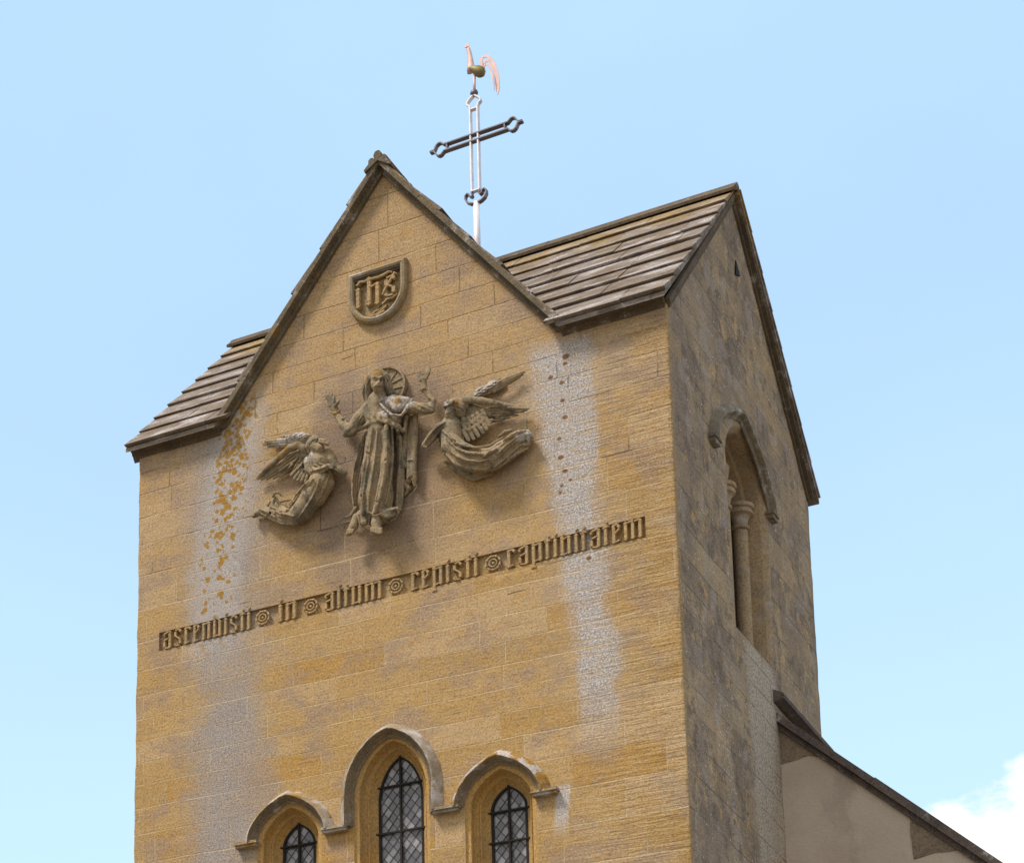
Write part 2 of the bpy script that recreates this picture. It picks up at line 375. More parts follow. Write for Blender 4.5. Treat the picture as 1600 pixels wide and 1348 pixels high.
    h = n.add(n.mul(bed, n.mul(rough, 1.0)), n.add(n.mul(grit, .35), n.sub(n.mul(r1, .15), n.mul(joint, n.m('MULTIPLY_ADD', dark, .5, .1)))))
    h = n.sub(h, n.mul(pits, .4))
    return n.done(c, .95, n.bump(h, .03, .75), .08)
def stone_side():
    n = NT('weathered_grey_stone'); P = n.P
    r1, r2, joint, row = ashlar(n, n.y)
    mid = n.noise(n.scaled(1, .8, .8), 1.7, 6, .65); pat = n.noise(n.scaled(1, .9, .75), 5.0, 5, .62); grit = n.noise(P, 40, 6, .72); grit2 = n.noise(P, 105, 3, .7)
    bed = n.noise(n.scaled(1, 1.3, 12), 2.6, 6, .62)
    c = n.mix(r1, (.37,.27,.175), (.46,.345,.22))
    low = n.ss(n.m('MULTIPLY_ADD', n.sub(mid, .5), 3., n.z), 13.4, 11.2)
    c = n.mix(n.mul(low, n.ss(r2, .2, .8, .2, .9)), c, (.50,.385,.25))
    c = n.mix(n.ss(mid, .40, .58, 0., .85), c, (.255,.20,.155))
    c = n.mix(n.ss(n.noise(P, 5.5, 6, .68), .48, .60, 0., .65), c, (.16,.13,.108))
    c = n.mix(n.ss(pat, .575, .645, 0., .85), c, n.mix(r2, (.58,.38,.18), (.52,.36,.21)))
    c = n.mix(n.ss(r2, .62, .75, 0., .5), c, n.mix(r1, (.50,.36,.21), (.30,.24,.20)))
    c = n.mix(n.ss(n.noise(P, 3.1, 5), .52, .64, 0., .5), c, (.43,.365,.32))
    # clean golden quoin along the corner
    q = n.ss(n.add(n.y, n.mul(n.sub(pat, .5), .22)), .16, .02)
    c = n.mix(n.mul(q, .7), c, (.43,.30,.165))
    # lime grey wash from the belfry sill down
    gy = n.m('ABSOLUTE', n.add(n.sub(n.y, n.m('MULTIPLY_ADD', n.sub(11.9, n.z), .06, 2.62)), n.mul(n.sub(grit, .5), .16)))
    g = n.mul(n.ss(gy, .62, .42), n.ss(n.z, 12.0, 11.85))
    c = n.mix(n.mul(g, .85), c, n.mix(n.ss(grit, .4, .6), (.56,.485,.395), (.38,.325,.27)))
    c = n.mix(n.mul(g, n.ss(n.vor(P, 6.).outputs['Distance'], .22, .12, 0., .6)), c, (.33,.22,.11))
    w = n.ss(n.noise(n.scaled(1,1.2,.4), 2.2, 5), .46, .62)
    sp = n.ss(n.noise(P, 70, 3, .75), .56, .62); lowsp = n.ss(n.z, 12.4, 9.8, .18, 1.)
    c = n.mix(n.mul(n.mul(sp, w), n.mul(lowsp, .9)), c, (.78,.73,.72))
    c = n.mix(n.ss(n.vor(P, 9.).outputs['Distance'], .10, .07, 0, .9), c, (.78,.74,.72))
    jn = n.noise(P, 1.3, 3)
    c = n.mix(n.mul(joint, n.ss(jn, .36, .56, .15, .8)), c, n.mix(r2, (.10,.08,.065), (.36,.30,.24)))
    c = n.mix(n.ss(grit, .46, .62, 0., .62), c, n.mix(1., c, (.50,.46,.42), 'MULTIPLY'))
    c = n.mix(n.ss(grit, .48, .36, 0., .30), c, n.mix(1., c, (1.35,1.33,1.3), 'MULTIPLY'))
    c = n.mix(n.ss(grit2, .52, .66, 0., .45), c, n.mix(1., c, (1.6,1.57,1.52), 'MULTIPLY'))
    h = n.add(n.mul(bed, .7), n.sub(n.add(n.mul(grit, .5), n.mul(pat, .5)), n.mul(joint, .35)))
    return n.done(c, .95, n.bump(h, .03, .8), .08)
def stone_trim(name, a=(.40,.255,.10), b=(.44,.31,.15), grey=.35, greyc=(.23,.195,.155), white=0., orange=0., scale=3.):
    n = NT(name); P = n.P
    k = n.noise(P, scale, 5, .6); grit = n.noise(P, 42, 6, .72); grit2 = n.noise(P, 110, 3, .7)
    c = n.mix(n.ss(k, .3, .7), a, b)
    c = n.mix(n.mul(n.ss(n.noise(P, scale*1.3, 6, .65), .42, .66), grey), c, greyc)
    if white: c = n.mix(n.mul(n.ss(n.add(n.mul(n.noise(P, 5, 5), .6), n.mul(grit, .5)), .62-.12*white, .72-.12*white), .85), c, n.mix(grit2, (.42,.40,.39), (.66,.63,.62)))
    if orange: c = n.mix(n.mul(n.ss(n.add(n.mul(n.noise(P, 7, 4), .7), n.mul(grit, .35)), .66-.12*orange, .71-.12*orange), .9), c, n.mix(grit, (.26,.14,.015), (.42,.23,.03)))
    c = n.mix(n.ss(grit, .46, .62, 0., .62), c, n.mix(1., c, (.50,.46,.42), 'MULTIPLY'))
    c = n.mix(n.ss(grit, .48, .36, 0., .30), c, n.mix(1., c, (1.35,1.33,1.3), 'MULTIPLY'))
    c = n.mix(n.ss(grit2, .52, .66, 0., .45), c, n.mix(1., c, (1.6,1.57,1.52), 'MULTIPLY'))
    return n.done(c, .95, n.bump(n.add(n.mul(grit, .7), n.mul(k, .6)), .02, .8), .08)
def stone_figure(name, spots_w=(), spots_o=()):
    """carved relief stone: golden below, weathered green grey in clouds, lichen patches at given places"""
    n = NT(name); P = n.P
    k = n.noise(P, 3.4, 5, .6); k2 = n.noise(P, 8, 5, .65); grit = n.noise(P, 50, 6, .72); grit2 = n.noise(P, 130, 3, .7)
    c = n.mix(n.ss(k, .38, .62), (.345,.265,.165), (.305,.25,.175))
    c = n.mix(n.ss(n.add(n.mul(k, .5), n.mul(k2, .5)), .49, .60, 0., .85), c, (.165,.145,.108))
    c = n.mix(n.ss(k2, .56, .66, 0., .7), c, (.13,.118,.09))
    for lst, ca, cb in ((spots_w, (.40,.38,.37), (.66,.62,.62)), (spots_o, (.26,.14,.015), (.42,.22,.03))):
        for (px, py, pz, pr) in lst:
            v = n.n('ShaderNodeVectorMath', operation='DISTANCE'); n.l(P, v.inputs[0]); v.inputs[1].default_value = (px, py, pz)
            d = n.add(v.outputs['Value'], n.mul(n.sub(n.noise(P, 16, 4, .65), .5), pr*1.6))
            c = n.mix(n.mul(n.ss(d, pr*1.05, pr*.7, 0., .9), n.ss(n.noise(P, 30, 4, .7), .42, .54)), c, n.mix(n.ss(grit, .4, .6), ca, cb))
    c = n.mix(n.ss(grit, .46, .62, 0., .62), c, n.mix(1., c, (.50,.46,.42), 'MULTIPLY'))
    c = n.mix(n.ss(grit, .48, .36, 0., .30), c, n.mix(1., c, (1.35,1.33,1.3), 'MULTIPLY'))
    c = n.mix(n.ss(grit2, .52, .66, 0., .45), c, n.mix(1., c, (1.6,1.57,1.52), 'MULTIPLY'))
    return n.done(c, .95, n.bump(n.add(n.mul(grit, .7), n.mul(k2, .5)), .016, .8), .08)
def slate(name='stone_roof_slabs'):
    n = NT(name); P = n.P
    k = n.noise(n.scaled(.6, 1, 1), 3, 5, .6); grit = n.noise(P, 34, 6, .75); grit2 = n.noise(P, 90, 3, .7)
    c = n.mix(n.ss(k, .3, .7), (.215,.16,.11), (.30,.23,.155))
    c = n.mix(n.ss(n.add(n.mul(grit, .8), n.mul(k, .3)), .50, .66), c, (.37,.34,.34))
    c = n.mix(n.mul(n.ss(n.noise(n.scaled(.5,1,1), 5, 5), .5, .66), n.ss(grit2, .42, .54)), c, (.66,.61,.60))
    c = n.mix(n.mul(n.ss(grit, .56, .64), .75), c, (.07,.055,.05))
    c = n.mix(n.ss(n.noise(n.scaled(.4,1,1), 9, 5, .7), .52, .64, 0., .6), c, (.12,.10,.10))
    gold = n.ss(n.add(n.z, n.mul(n.sub(n.noise(P, 2.2, 5, .65), .5), 2.2)), 16.6, 17.35)
    c = n.mix(n.mul(gold, n.ss(grit, .4, .55, .35, .9)), c, n.mix(n.ss(grit, .4, .6), (.28,.18,.06), (.46,.32,.12)))
    c = n.mix(n.ss(n.noise(P, 6, 4), .66, .72, 0., .8), c, (.36,.20,.04))
    return n.done(c, .95, n.bump(n.add(grit, n.mul(k, .4)), .03, .9), .08)
def render_mat():
    n = NT('lime_render'); P = n.P
    k = n.noise(P, 1.2, 5, .6); grit = n.noise(P, 30, 6, .7); st = n.noise(n.scaled(1,1,.5), 2.4, 5, .65)
    c = n.mix(n.ss(k, .35, .65), (.53,.455,.375), (.605,.53,.445))
    c = n.mix(n.ss(st, .54, .68, 0., .5), c, (.36,.31,.27))
    c = n.mix(n.ss(n.noise(P, 14, 4), .64, .72, 0., .4), c, (.55,.50,.43))
    c = n.mix(n.ss(grit, .3, .75, 0., .22), c, n.mix(1., c, (.65,.62,.6), 'MULTIPLY'))
    return n.done(c, .95, n.bump(n.add(grit, k), .015, .6), .08)
def metal(name, col, rough=.45, met=.7):
    n = NT(name); k = n.noise(n.P, 9, 4); c = n.mix(n.ss(k, .35, .7, 0., .45), col, tuple(x*.6 for x in col))
    return n.done(c, rough, None, .4, met)
def glass_mat():
    n = NT('leaded_glass')
    oi = n.n('ShaderNodeAttribute', attribute_name='pane'); r = oi.outputs['Fac']
    c = n.mix(n.ss(r, .2, .95), (.10,.10,.115), (.33,.325,.36)); c = n.mix(n.ss(n.noise(n.P, 9, 4), .4, .7, 0., .5), c, (.10,.10,.11))  # pane greys raised so the base colour carries the sky's reflection
    return n.done(c, n.ss(n.noise(n.P, 20, 3), .3, .7, .12, .35), n.bump(n.noise(n.P, 6, 2), .01, .4), .9)
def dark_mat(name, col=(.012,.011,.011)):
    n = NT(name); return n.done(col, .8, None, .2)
def grass():
    n = NT('churchyard_gravel_and_grass'); P = n.P; k = n.noise(P, .15, 5); g = n.noise(P, 3, 5)
    c = n.mix(k, (.17,.135,.095), (.21,.17,.12)); c = n.mix(n.ss(g, .5, .7, 0., .7), c, (.10,.11,.045)); return n.done(c, .95, n.bump(g, .2, .8), .1)
M_FRONT = stone_front(); M_SIDE = stone_side(); M_TRIM = stone_trim('dressed_stone', (.54,.335,.115), (.51,.34,.145), .2)
M_LETTER = stone_trim('letter_stone', (.47,.325,.155), (.44,.325,.185), .35)
M_HOOD = stone_trim('lichened_hood_stone', (.36,.28,.18), (.31,.255,.19), .6, white=.8, orange=.3, scale=4)
M_HOODO = stone_trim('orange_lichened_hood_stone', (.38,.28,.16), (.33,.26,.18), .6, white=1.0, orange=1.15, scale=4)
M_HOODB = stone_trim('shaded_grey_hood_stone', (.27,.205,.125), (.23,.18,.125), .6, (.15,.13,.105), white=.2)  # grey hood stone, darkened to paint the shadow line along the inner side
M_BELF = stone_trim('belfry_stone', (.42,.315,.195), (.44,.335,.22), .5, (.27,.225,.18), white=.12)
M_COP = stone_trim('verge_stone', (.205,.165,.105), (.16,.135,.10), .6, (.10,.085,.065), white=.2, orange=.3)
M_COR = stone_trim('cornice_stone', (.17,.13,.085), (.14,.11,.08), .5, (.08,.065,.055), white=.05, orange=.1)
M_SLAB = slate(); M_REND = render_mat(); M_GLASS = glass_mat(); M_LEAD = dark_mat('lead_came', (.07,.065,.065)); M_BAR = dark_mat('iron_bar', (.03,.026,.025))
M_DARK = dark_mat('interior_shade'); M_GRASS = grass()  # near-black colour standing in for the unlit inside of openings
M_WHITE = metal('pale_painted_iron', (.80,.77,.82), .55, .15); M_GILT = metal('gilded_copper', (.66,.47,.44), .6, .3); M_DULL = metal('weathered_copper', (.26,.215,.10), .6, .5)
M_COPE = stone_trim('nave_coping_stone', (.17,.135,.12), (.13,.11,.105), .5, (.09,.08,.085), white=.15)

# ------------------------------------------------------------------ measurements in metres (west face in y = 0, x to the right, z up)
W, D, H0, HG, HR = 6.0, 4.93, 14.70, 17.26, 17.33
XA, GL, GR_ = 3.01, 1.06, 4.93            # gable: apex and feet on the west face
g = MB(); S_ = 3000
g.add([(-S_,-S_,0),(S_,-S_,0),(S_,S_,0),(-S_,S_,0)], [(0,1,2,3)])
tag(g.build('ground', M_GRASS), kind='structure')

tower = thing('church_tower', (0,0,0), 'tall golden stone church tower with crossing steep gables, three leaded lancets and a belfry opening', 'tower')

def arch(cx, w, zs, h, a, zb, n=18, d=0., hf=.9):
    """pointed arch outline, from bottom left up and over to bottom right; d shrinks it"""
    w2, h2 = w-d, h-d*hf; a = a-max(0, d)*.28; P = [(cx-w2, zb)]
    for i in range(-n, n+1):
        t = math.sin(i/n*math.pi/2); u = abs(t)
        P.append((cx+w2*t, zs+h2*(a*math.sqrt(max(0, 1-u*u))+(1-a)*(1-u))))
    P.append((cx+w2, zb)); return P
WIN = [dict(cx=1.868, w=.50, zs=9.80, h=.51, a=.74, k=1.07, bars=(9.79,9.46,9.13,8.8,8.47)),
       dict(cx=3.012, w=.536, zs=10.10, h=.72, a=.86, k=1.0, bars=(10.25,9.75,9.27,8.8,8.3)),
       dict(cx=4.160, w=.50, zs=9.80, h=.51, a=.74, k=1.07, bars=(9.77,9.45,9.13,8.8,8.47))]
ZB = 7.6
PROF = [(.125,0),(.129,.016),(.137,.024),(.170,.027),(.176,.040),(.172,.090),(.190,.135),(.210,.142),(.220,.130),(.230,.138),(.236,.165),(.266,.215),(.296,.24)]
def wob(z, s): return .018 + .026*noise.noise(Vector((s, .3, z*4.3))) + .010*noise.noise(Vector((s, 7.1, z*13.)))
zs_edge = [0, 2, 4, 6, 7.5] + [8.2+.045*i for i in range(int((H0-8.2)/.045))] + [H0]
def edge_in(z, s): return max(.003, wob(z, s))
# wall shell: west and south faces in fine triangles, worn corners between
wall = MB()
holes = [[(x, z) for x, z in arch(w_['cx'], w_['w'], w_['zs'], w_['h'], w_['a'], ZB, d=.125*w_['k'])] for w_ in WIN]
band = (.285, 5.70, 12.235, 12.455)
holes.append([(band[0],band[2]),(band[1],band[2]),(band[1],band[3]),(band[0],band[3])])
out = [(edge_in(z, 1.), z) for z in zs_edge][::-1]
out = [(W-edge_in(z, 5.), z) for z in zs_edge] + [(GR_, H0+.02), (XA, HG+.03), (GL, H0+.02)] + out
vs, fs, dd_ = fill(out, holes, .075, 8.2)
def bump_y(x, z):
    r = min(1, max(0, (x-4.6)/1.2))
    return (.0045*noise.noise(Vector((x*2.1, 3., z*7))) + (.003+.004*r)*noise.noise(Vector((x*3.2, 9., z*15))))
wall.add([(x, 0 if d < .02 else bump_y(x, z), z) for (x, z), d in zip(vs, dd_)], fs, 0)
bc, bw, bz0, bzs, bh = 2.47, .73, 11.92, 13.84, .60          # belfry opening on the south face
bel = lambda d=0., hf=.9: arch(bc, bw, bzs, bh, .80, bz0, d=d, hf=hf)
sout = [(edge_in(z, 5.), z) for z in zs_edge] + [(D/2, HR-.06)] + [(D-edge_in(z, 9.), z) for z in zs_edge][::-1]
vs, fs, dd_ = fill(sout, [bel()], .075, 8.2)
wall.add([(W+(0 if d < .02 else .006*noise.noise(Vector((4., y*2.4, z*5)))+.004*noise.noise(Vector((14., y*4, z*14)))), y, z) for (y, z), d in zip(vs, dd_)], fs, 1)
def corner(pa, pm, pb, mi):
    wall.loft([pa, pm, pb], mi=mi)
E5 = [(z, edge_in(z, 5.)) for z in zs_edge]
corner([(W-e, 0, z) for z, e in E5], [(W-e*.3, e*.3, z) for z, e in E5], [(W, e, z) for z, e in E5], 0)
E1 = [(z, edge_in(z, 1.)) for z in zs_edge]
corner([(e, 0, z) for z, e in E1], [(e*.3, e*.3, z) for z, e in E1], [(0, e, z) for z, e in E1], 0)
E9 = [(z, edge_in(z, 9.)) for z in zs_edge]
corner([(W, D-e, z) for z, e in E9], [(W-e*.3, D-e*.3, z) for z, e in E9], [(W-e, D, z) for z, e in E9], 1)
wall.add([(0,E1[i][1],E1[i][0]) for i in range(len(E1))]+[(0,D/2,HR-.06),(0,D,H0),(0,D,0)], [tuple(range(len(E1)+3))], 1)
wall.add([(W-E9[i][1],D,E9[i][0]) for i in range(len(E9))]+[(GR_,D,H0),(XA,D,HG),(GL,D,H0),(0,D,H0),(0,D,0)], [tuple(range(len(E9)+5))], 1)
# sunk inscription band
x0, x1, z0, z1 = band; yb = .042
wall.add([(x0,0,z0),(x1,0,z0),(x1,0,z1),(x0,0,z1),(x0,yb,z0+.012),(x1,yb,z0+.012),(x1,yb,z1),(x0,yb,z1)], [(0,1,5,4),(1,2,6,5),(2,3,7,6),(3,0,4,7),(4,5,6,7)], 0)
wo_ = wall.build('wall', [M_FRONT, M_SIDE], tower)
wo_.data.polygons.foreach_set('use_smooth', [True]*len(wo_.data.polygons)); smooth_angle(wo_, 35)

# ------------------------------------------------------------------ lancets
for wi, w_ in enumerate(WIN):
    k = w_['k']; A = lambda d, zb=ZB: arch(w_['cx'], w_['w'], w_['zs'], w_['h'], w_['a'], zb, d=d*k)
    s = MB()
    rings = [[(x, y, z) for x, z in A(d)] for d, y in PROF] + [[(x, .36, z) for x, z in A(.296)]]
    s.loft(rings)
    lo = A(.125); li = A(.296)
    s.add([(lo[0][0], 0, ZB-.04), (lo[-1][0], 0, ZB-.04), (li[-1][0]+.02, .37, ZB+.12), (li[0][0]-.02, .37, ZB+.12)], [(0,1,2,3)])
    win = smooth_angle(s.build('lancet_window', M_TRIM, tower), 28)
    # hood mould with label stops
    hp = [(-.020,.004),(-.016,-.012),(.048,-.100),(.060,-.104),(.066,-.098),(.080,-.060),(.108,-.012),(.127,-.008),(.127,.004)]
    hz = 9.80
    hr = [[(x+.005*noise.noise(Vector((x*14, d*60, z*14))), y+(.007*noise.noise(Vector((x*17, d*50+5, z*17))) if y < -.02 else 0), z+.005*noise.noise(Vector((x*15, d*60+9, z*15)))) for x, z in arch(w_['cx'], w_['w'], w_['zs'], w_['h'], w_['a'], hz if wi != 1 else 9.80, d=d, hf=1., n=40)] for d, y in hp]
    # hood section rings run across; loft along the arch
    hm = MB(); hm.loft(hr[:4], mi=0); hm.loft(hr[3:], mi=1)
    ends = (-1, 1) if wi == 1 else ((-1,) if wi == 0 else (1,))
    for sgn in ends:
        cx = w_['cx']+sgn*(w_['w']-.06) + (sgn*.03 if wi == 1 else sgn*.03)
        if wi == 1: cx = 2.405 if sgn < 0 else 3.615
        hw = .132 if wi == 1 else .122
        for (dz0, dz1, p, e) in ((-.040, -.012, -.070, 0.), (-.012, .0, -.092, .010), (.0, .022, -.082, .004)):
            hm.box((cx-hw-e, p, 9.80+dz0), (cx+hw+e, .006, 9.80+dz1))
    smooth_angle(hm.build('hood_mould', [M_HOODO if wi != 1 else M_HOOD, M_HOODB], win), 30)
    # glazing: lattice of leaded quarries behind iron bars
    poly = A(.296, 7.7); gl = MB(); ld = MB(); qa, qb = .098, .122; cx = w_['cx']; ztop = max(z for x, z in poly)
    panes = []
    ni = int(.4/qa)+2; nj = int((ztop-8.0)/qb)+3
    for i in range(-ni, ni+1):
        for j in range(0, nj):
            X = cx + i*qa*1.0 + (j % 2)*qa*.5; Z = ztop-.03-j*qb*.5*1.0
            c4 = [(X-qa/2, Z), (X, Z-qb/2), (X+qa/2, Z), (X, Z+qb/2)]
            if not inside(poly, np.array(c4+[(X, Z)])).any(): continue
            tx, tz = random.uniform(-.035,.035), random.uniform(-.03,.03)
            gl.add([(px, .252+(px-X)*tx*1.6+(pz-Z)*tz*1.6, pz) for px, pz in c4], [(0,1,2,3)]); panes.append(random.random())
    go = gl.build('glass', M_GLASS, win, fix=False)
    at = go.data.attributes.new('pane', 'FLOAT', 'FACE'); at.data.foreach_set('value', panes)
    # lead cames clipped to the arch
    def came(p, q, r=.0030, y=.246):
        N = 60; P = [(p[0]+(q[0]-p[0])*t/N, p[1]+(q[1]-p[1])*t/N) for t in range(N+1)]
        okp = inside(poly, np.array(P)); run = []
        for pt, o_ in list(zip(P, okp))+[((0,0), False)]:
            if o_: run.append(pt)
            elif run:
                if len(run) > 1: ld.tube([(run[0][0], y, run[0][1]), (run[-1][0], y, run[-1][1])], r, 5)
                run = []
    hgt = 3.2; sl = qa/qb
    for i in range(-30, 40):
        xs = cx + (i+.5)*qa - qa*.0
        came((xs, ztop-.03), (xs+hgt*sl, ztop-.03-hgt)); came((xs, ztop-.03), (xs-hgt*sl, ztop-.03-hgt), y=.2455)
        came((xs, ztop-.03), (xs+.3*sl, ztop-.03+.3)); came((xs, ztop-.03), (xs-.3*sl, ztop-.03+.3), y=.2455)
    ld.build('lead_came', M_LEAD, win)
    wd = max(x for x, z in poly)-cx
    for zb in w_['bars']:
        hb = MB(); hb.box((cx-wd-.03, .215, zb-.009), (cx+wd+.03, .237, zb+.009)); hb.build('glazing_bar', M_BAR, win)
    vb = MB(); vb.box((cx-.010, .218, 7.7), (cx+.010, .239, ztop+.01)); vb.build('glazing_bar', M_BAR, win)
    ir = MB(); ir.loft([[(x, y, z) for x, z in A(.296+dd2)] for dd2, y in ((-.004,.228),(.018,.228),(.018,.248))]); ir.build('iron_frame', M_BAR, win)

# ------------------------------------------------------------------ inscription, raised letters in the sunk band
insc = bpy.data.objects.new('inscription', None); C.objects.link(insc); insc.parent = tower; insc.location = (band[0], 0, band[2])
insc['label'] = 'raised black-letter inscription in a sunk band'
GLY = {
 'a': (2, [('s',1,0,2.4),('l',.05,.25,.05,1.05,.42),('l',.0,1.2,1,1.45,.2),('l',-.05,2.05,1,2.35,.22),('d',.0,1.95,.26),('l',.05,.2,.9,.05,.2)]),
 's': (2, [('l',.05,1.35,.05,2.1,.46),('l',.9,.3,.9,1.1,.46),('l',.0,1.55,.95,.95,.24),('l',.05,2.2,.9,2.35,.22),('d',.95,2.05,.27),('l',.05,.15,.9,.1,.22),('d',.0,.35,.27)]),
 'c': (1.6, [('s',0,0,2.4),('l',0,2.2,.75,2.25,.24),('d',.78,2.08,.28),('l',.1,.12,.75,.32,.2)]),
 'e': (1.65, [('s',0,0,2.4),('l',0,2.25,.7,2.3,.22),('d',.72,2.0,.30),('l',.85,1.75,.1,1.15,.2),('l',.1,.1,.8,.34,.2)]),
 'n': (2, [('s',0,0,2.4),('s',1,0,2.4),('l',0,2.1,1,2.32,.2)]),
 'm': (3, [('s',0,0,2.4),('s',1,0,2.4),('s',2,0,2.4),('l',0,2.1,1,2.32,.2),('l',1,2.1,2,2.32,.2)]),
 'u': (2, [('s',0,0,2.4),('s',1,0,2.4),('l',0,.12,1,.34,.2)]),
 'i': (1, [('s',0,0,2.4),('l',-.05,2.65,.35,3.0,.16)]),
 't': (1.15, [('s',0,0,2.75),('l',-.45,2.2,.6,2.34,.22),('d',.2,2.85,.24)]),
 'l': (1.1, [('s',0,0,3.15),('d',.25,3.05,.24)]),
 'd': (2, [('s',0,0,2.4),('s',1,0,2.2),('l',1,2.2,-.1,3.05,.34),('l',0,.12,1,.34,.2),('d',-.1,3.0,.26)]),
 'p': (2, [('s',0,-.65,2.5),('s',1,0,2.4),('l',0,2.1,1,2.32,.2),('l',-.4,-.62,.45,-.55,.2),('l',.1,.1,1,.3,.18)]),
 'v': (2, [('s',0,0,2.85),('s',1,0,2.4),('l',0,.05,1,.3,.2),('l',0,2.0,1,2.32,.18)]),
 'h': (2, [('s',0,0,3.3),('s',1,-.2,2.4),('l',0,2.0,1,2.32,.2)]),
}
def glyph(mb, ch, x, z, u, y0, y1):
    """black-letter strokes as chamfered prisms; every stroke 1.2 mm off its neighbour so no two faces coincide"""
    cnt = [0]
    def prism(poly):
        yo = y1 - .0014*(cnt[0] % 6); cnt[0] += 1
        cx = sum(p[0] for p in poly)/len(poly); cz = sum(p[1] for p in poly)/len(poly)
        s_ = lambda p, k: (x+u*(cx+(p[0]-cx)*k), z+u*(cz+(p[1]-cz)*k))
        n = len(poly); B = [s_(p, 1.04) for p in poly]; T = [s_(p, .80) for p in poly]
        ym = y0+(yo-y0)*.55
        mb.loft([[(a, y0, b) for a, b in B], [(a, ym, b) for a, b in B], [(a, yo, b) for a, b in T]], closed=True, caps=True)
    for st in GLY[ch][1]:
        if st[0] == 's':
            _, sx, za, zb = st; w = .245
            prism([(sx-w, za+.2), (sx+w, za+.2), (sx+w, zb-.22), (sx-w, zb-.22)])
            prism([(sx-.36, zb-.24), (sx+.02, zb-.50), (sx+.40, zb-.20), (sx+.02, zb+.05)])
            prism([(sx-.40, za+.20), (sx-.02, za-.05), (sx+.38, za+.24), (sx+.02, za+.50)])
        elif st[0] == 'l':
            _, xa, za, xb, zb, w = st; dx, dz = xb-xa, zb-za; L = math.hypot(dx, dz); nx, nz = -dz/L*w/2, dx/L*w/2
            prism([(xa-nx, za-nz), (xb-nx, zb-nz), (xb+nx, zb+nz), (xa+nx, za+nz)])
        else:
            _, dx, dz, r = st; prism([(dx-r, dz), (dx, dz-r), (dx+r, dz), (dx, dz+r)])
def word(txt, xa, xb, gap=.0):
    tot = sum(GLY[c][0] for c in txt); u = (xb-xa)/tot; x = xa+u*.4; uz = .086
    for c in txt:
        mb = MB(); glyph2 = glyph
        sub = MB(); glyph(sub, c, 0, 0, 1., .04, -.010)
        mb.add([(x+u*p[0], p[1], band[2]+.004+uz*p[2]) for p in sub.v], sub.f)
        o = mb.build('letter', M_LETTER, None, loc=(band[0], 0, band[2])); o.location = (0,0,0); o.parent = insc
        x += u*GLY[c][0]
for txt, xa, xb in (('ascendisti', .33, 1.43), ('in', 1.735, 1.985), ('altum', 2.27, 2.955), ('cepisti', 3.25, 4.005), ('captivitatem', 4.285, 5.69)): word(txt, xa, xb)
for rx in (1.555, 2.12, 3.088, 4.144):
    mb = MB(); cz = 12.345
    for r, q, d in ((.074,.012,.012),(.040,.009,.006)):
        ring = [(rx+r*math.cos(t*math.pi/14), d, cz+r*math.sin(t*math.pi/14)) for t in range(29)]
        mb.tube(ring, q, 6, caps=False)
    for t in range(8): 
        a = t*math.pi/4+.3; mb.tube([(rx+.062*math.cos(a), .03, cz+.062*math.sin(a)), (rx+.078*math.cos(a), -.002, cz+.078*math.sin(a))], [.010,.013], 6)
    mb.tube([(rx, .03, cz), (rx, .004, cz)], [.022,.013], 10)
    o = mb.build('rosette', M_LETTER, None, smooth=True, loc=(band[0], 0, band[2])); o.location = (0,0,0); o.parent = insc

# ------------------------------------------------------------------ roofs
def courses(mb, along, x_lo, x_hi, base, upv, nrm, s0, s1, n, thick=.050, wob_=.006):
    """overlapping stone slabs. base point + along*x + upv*s + nrm*t ; x_lo/x_hi are functions of s"""
    along, base, upv, nrm = map(Vector, (along, base, upv, nrm)); step = (s1-s0)/n
    for k in range(n):
        sa = s0+k*step; sb = sa+step*1.12; a, b = x_lo(sa+step*.5), x_hi(sa+step*.5)
        if b-a < .05: continue
        x = a
        while x < b-1e-6:
            L = random.uniform(.55, 1.1); e = min(b, x+L)
            if b-e < .25: e = b
            t = thick+random.uniform(-wob_, wob_); ds = random.uniform(-.012, .012); tb = random.uniform(0, .006)
            def p(xx, s, h): return base+along*xx+upv*s+nrm*h
            sx0, sx1 = x+.006, e-.006
            mb.hexa([p(sx0, sa+ds+.03, .004), p(sx1, sa+ds+.03, .004), p(sx1, sb, .001), p(sx0, sb, .001),
                     p(sx0, sa+ds, t), p(sx1, sa+ds, t+random.uniform(-.004,.004)), p(sx1, sb, .014+tb), p(sx0, sb, .014+tb)])
            x = e
OV, OVB = .045, .105
zE = 14.725; yE = -.15                                   # eaves edge of the south-north ridged roof
sl = Vector((0, D/2-yE, HR-.02-zE)); SL = sl.length; upf = sl/SL; nf = Vector((0, -upf.z, upf.y))
val = lambda z: max(0, min(1, (z-14.72)/(HG-14.72)))
zl = lambda s: zE+upf.z*s
roof = MB()
xl = lambda z: GL-.10+val(z)*(XA-GL+.10); xr = lambda z: GR_+.10-val(z)*(GR_+.10-XA)
courses(roof, (1,0,0), lambda s: -.10, lambda s: xl(zl(s))+.10 if zl(s) < HG-.1 else XA, (0,yE,zE), upf, nf, 0, SL-.06, 8)
courses(roof, (1,0,0), lambda s: xr(zl(s))-.10 if zl(s) < HG-.1 else XA, lambda s: W+OV, (0,yE,zE), upf, nf, 0, SL-.06, 8)
upb = Vector((0, -upf.y, upf.z)); nb = Vector((0, upf.z, upf.y))
courses(roof, (1,0,0), lambda s: -.10, lambda s: W+OVB, (0, D-yE, zE), upb, nb, 0, SL-.06, 8)
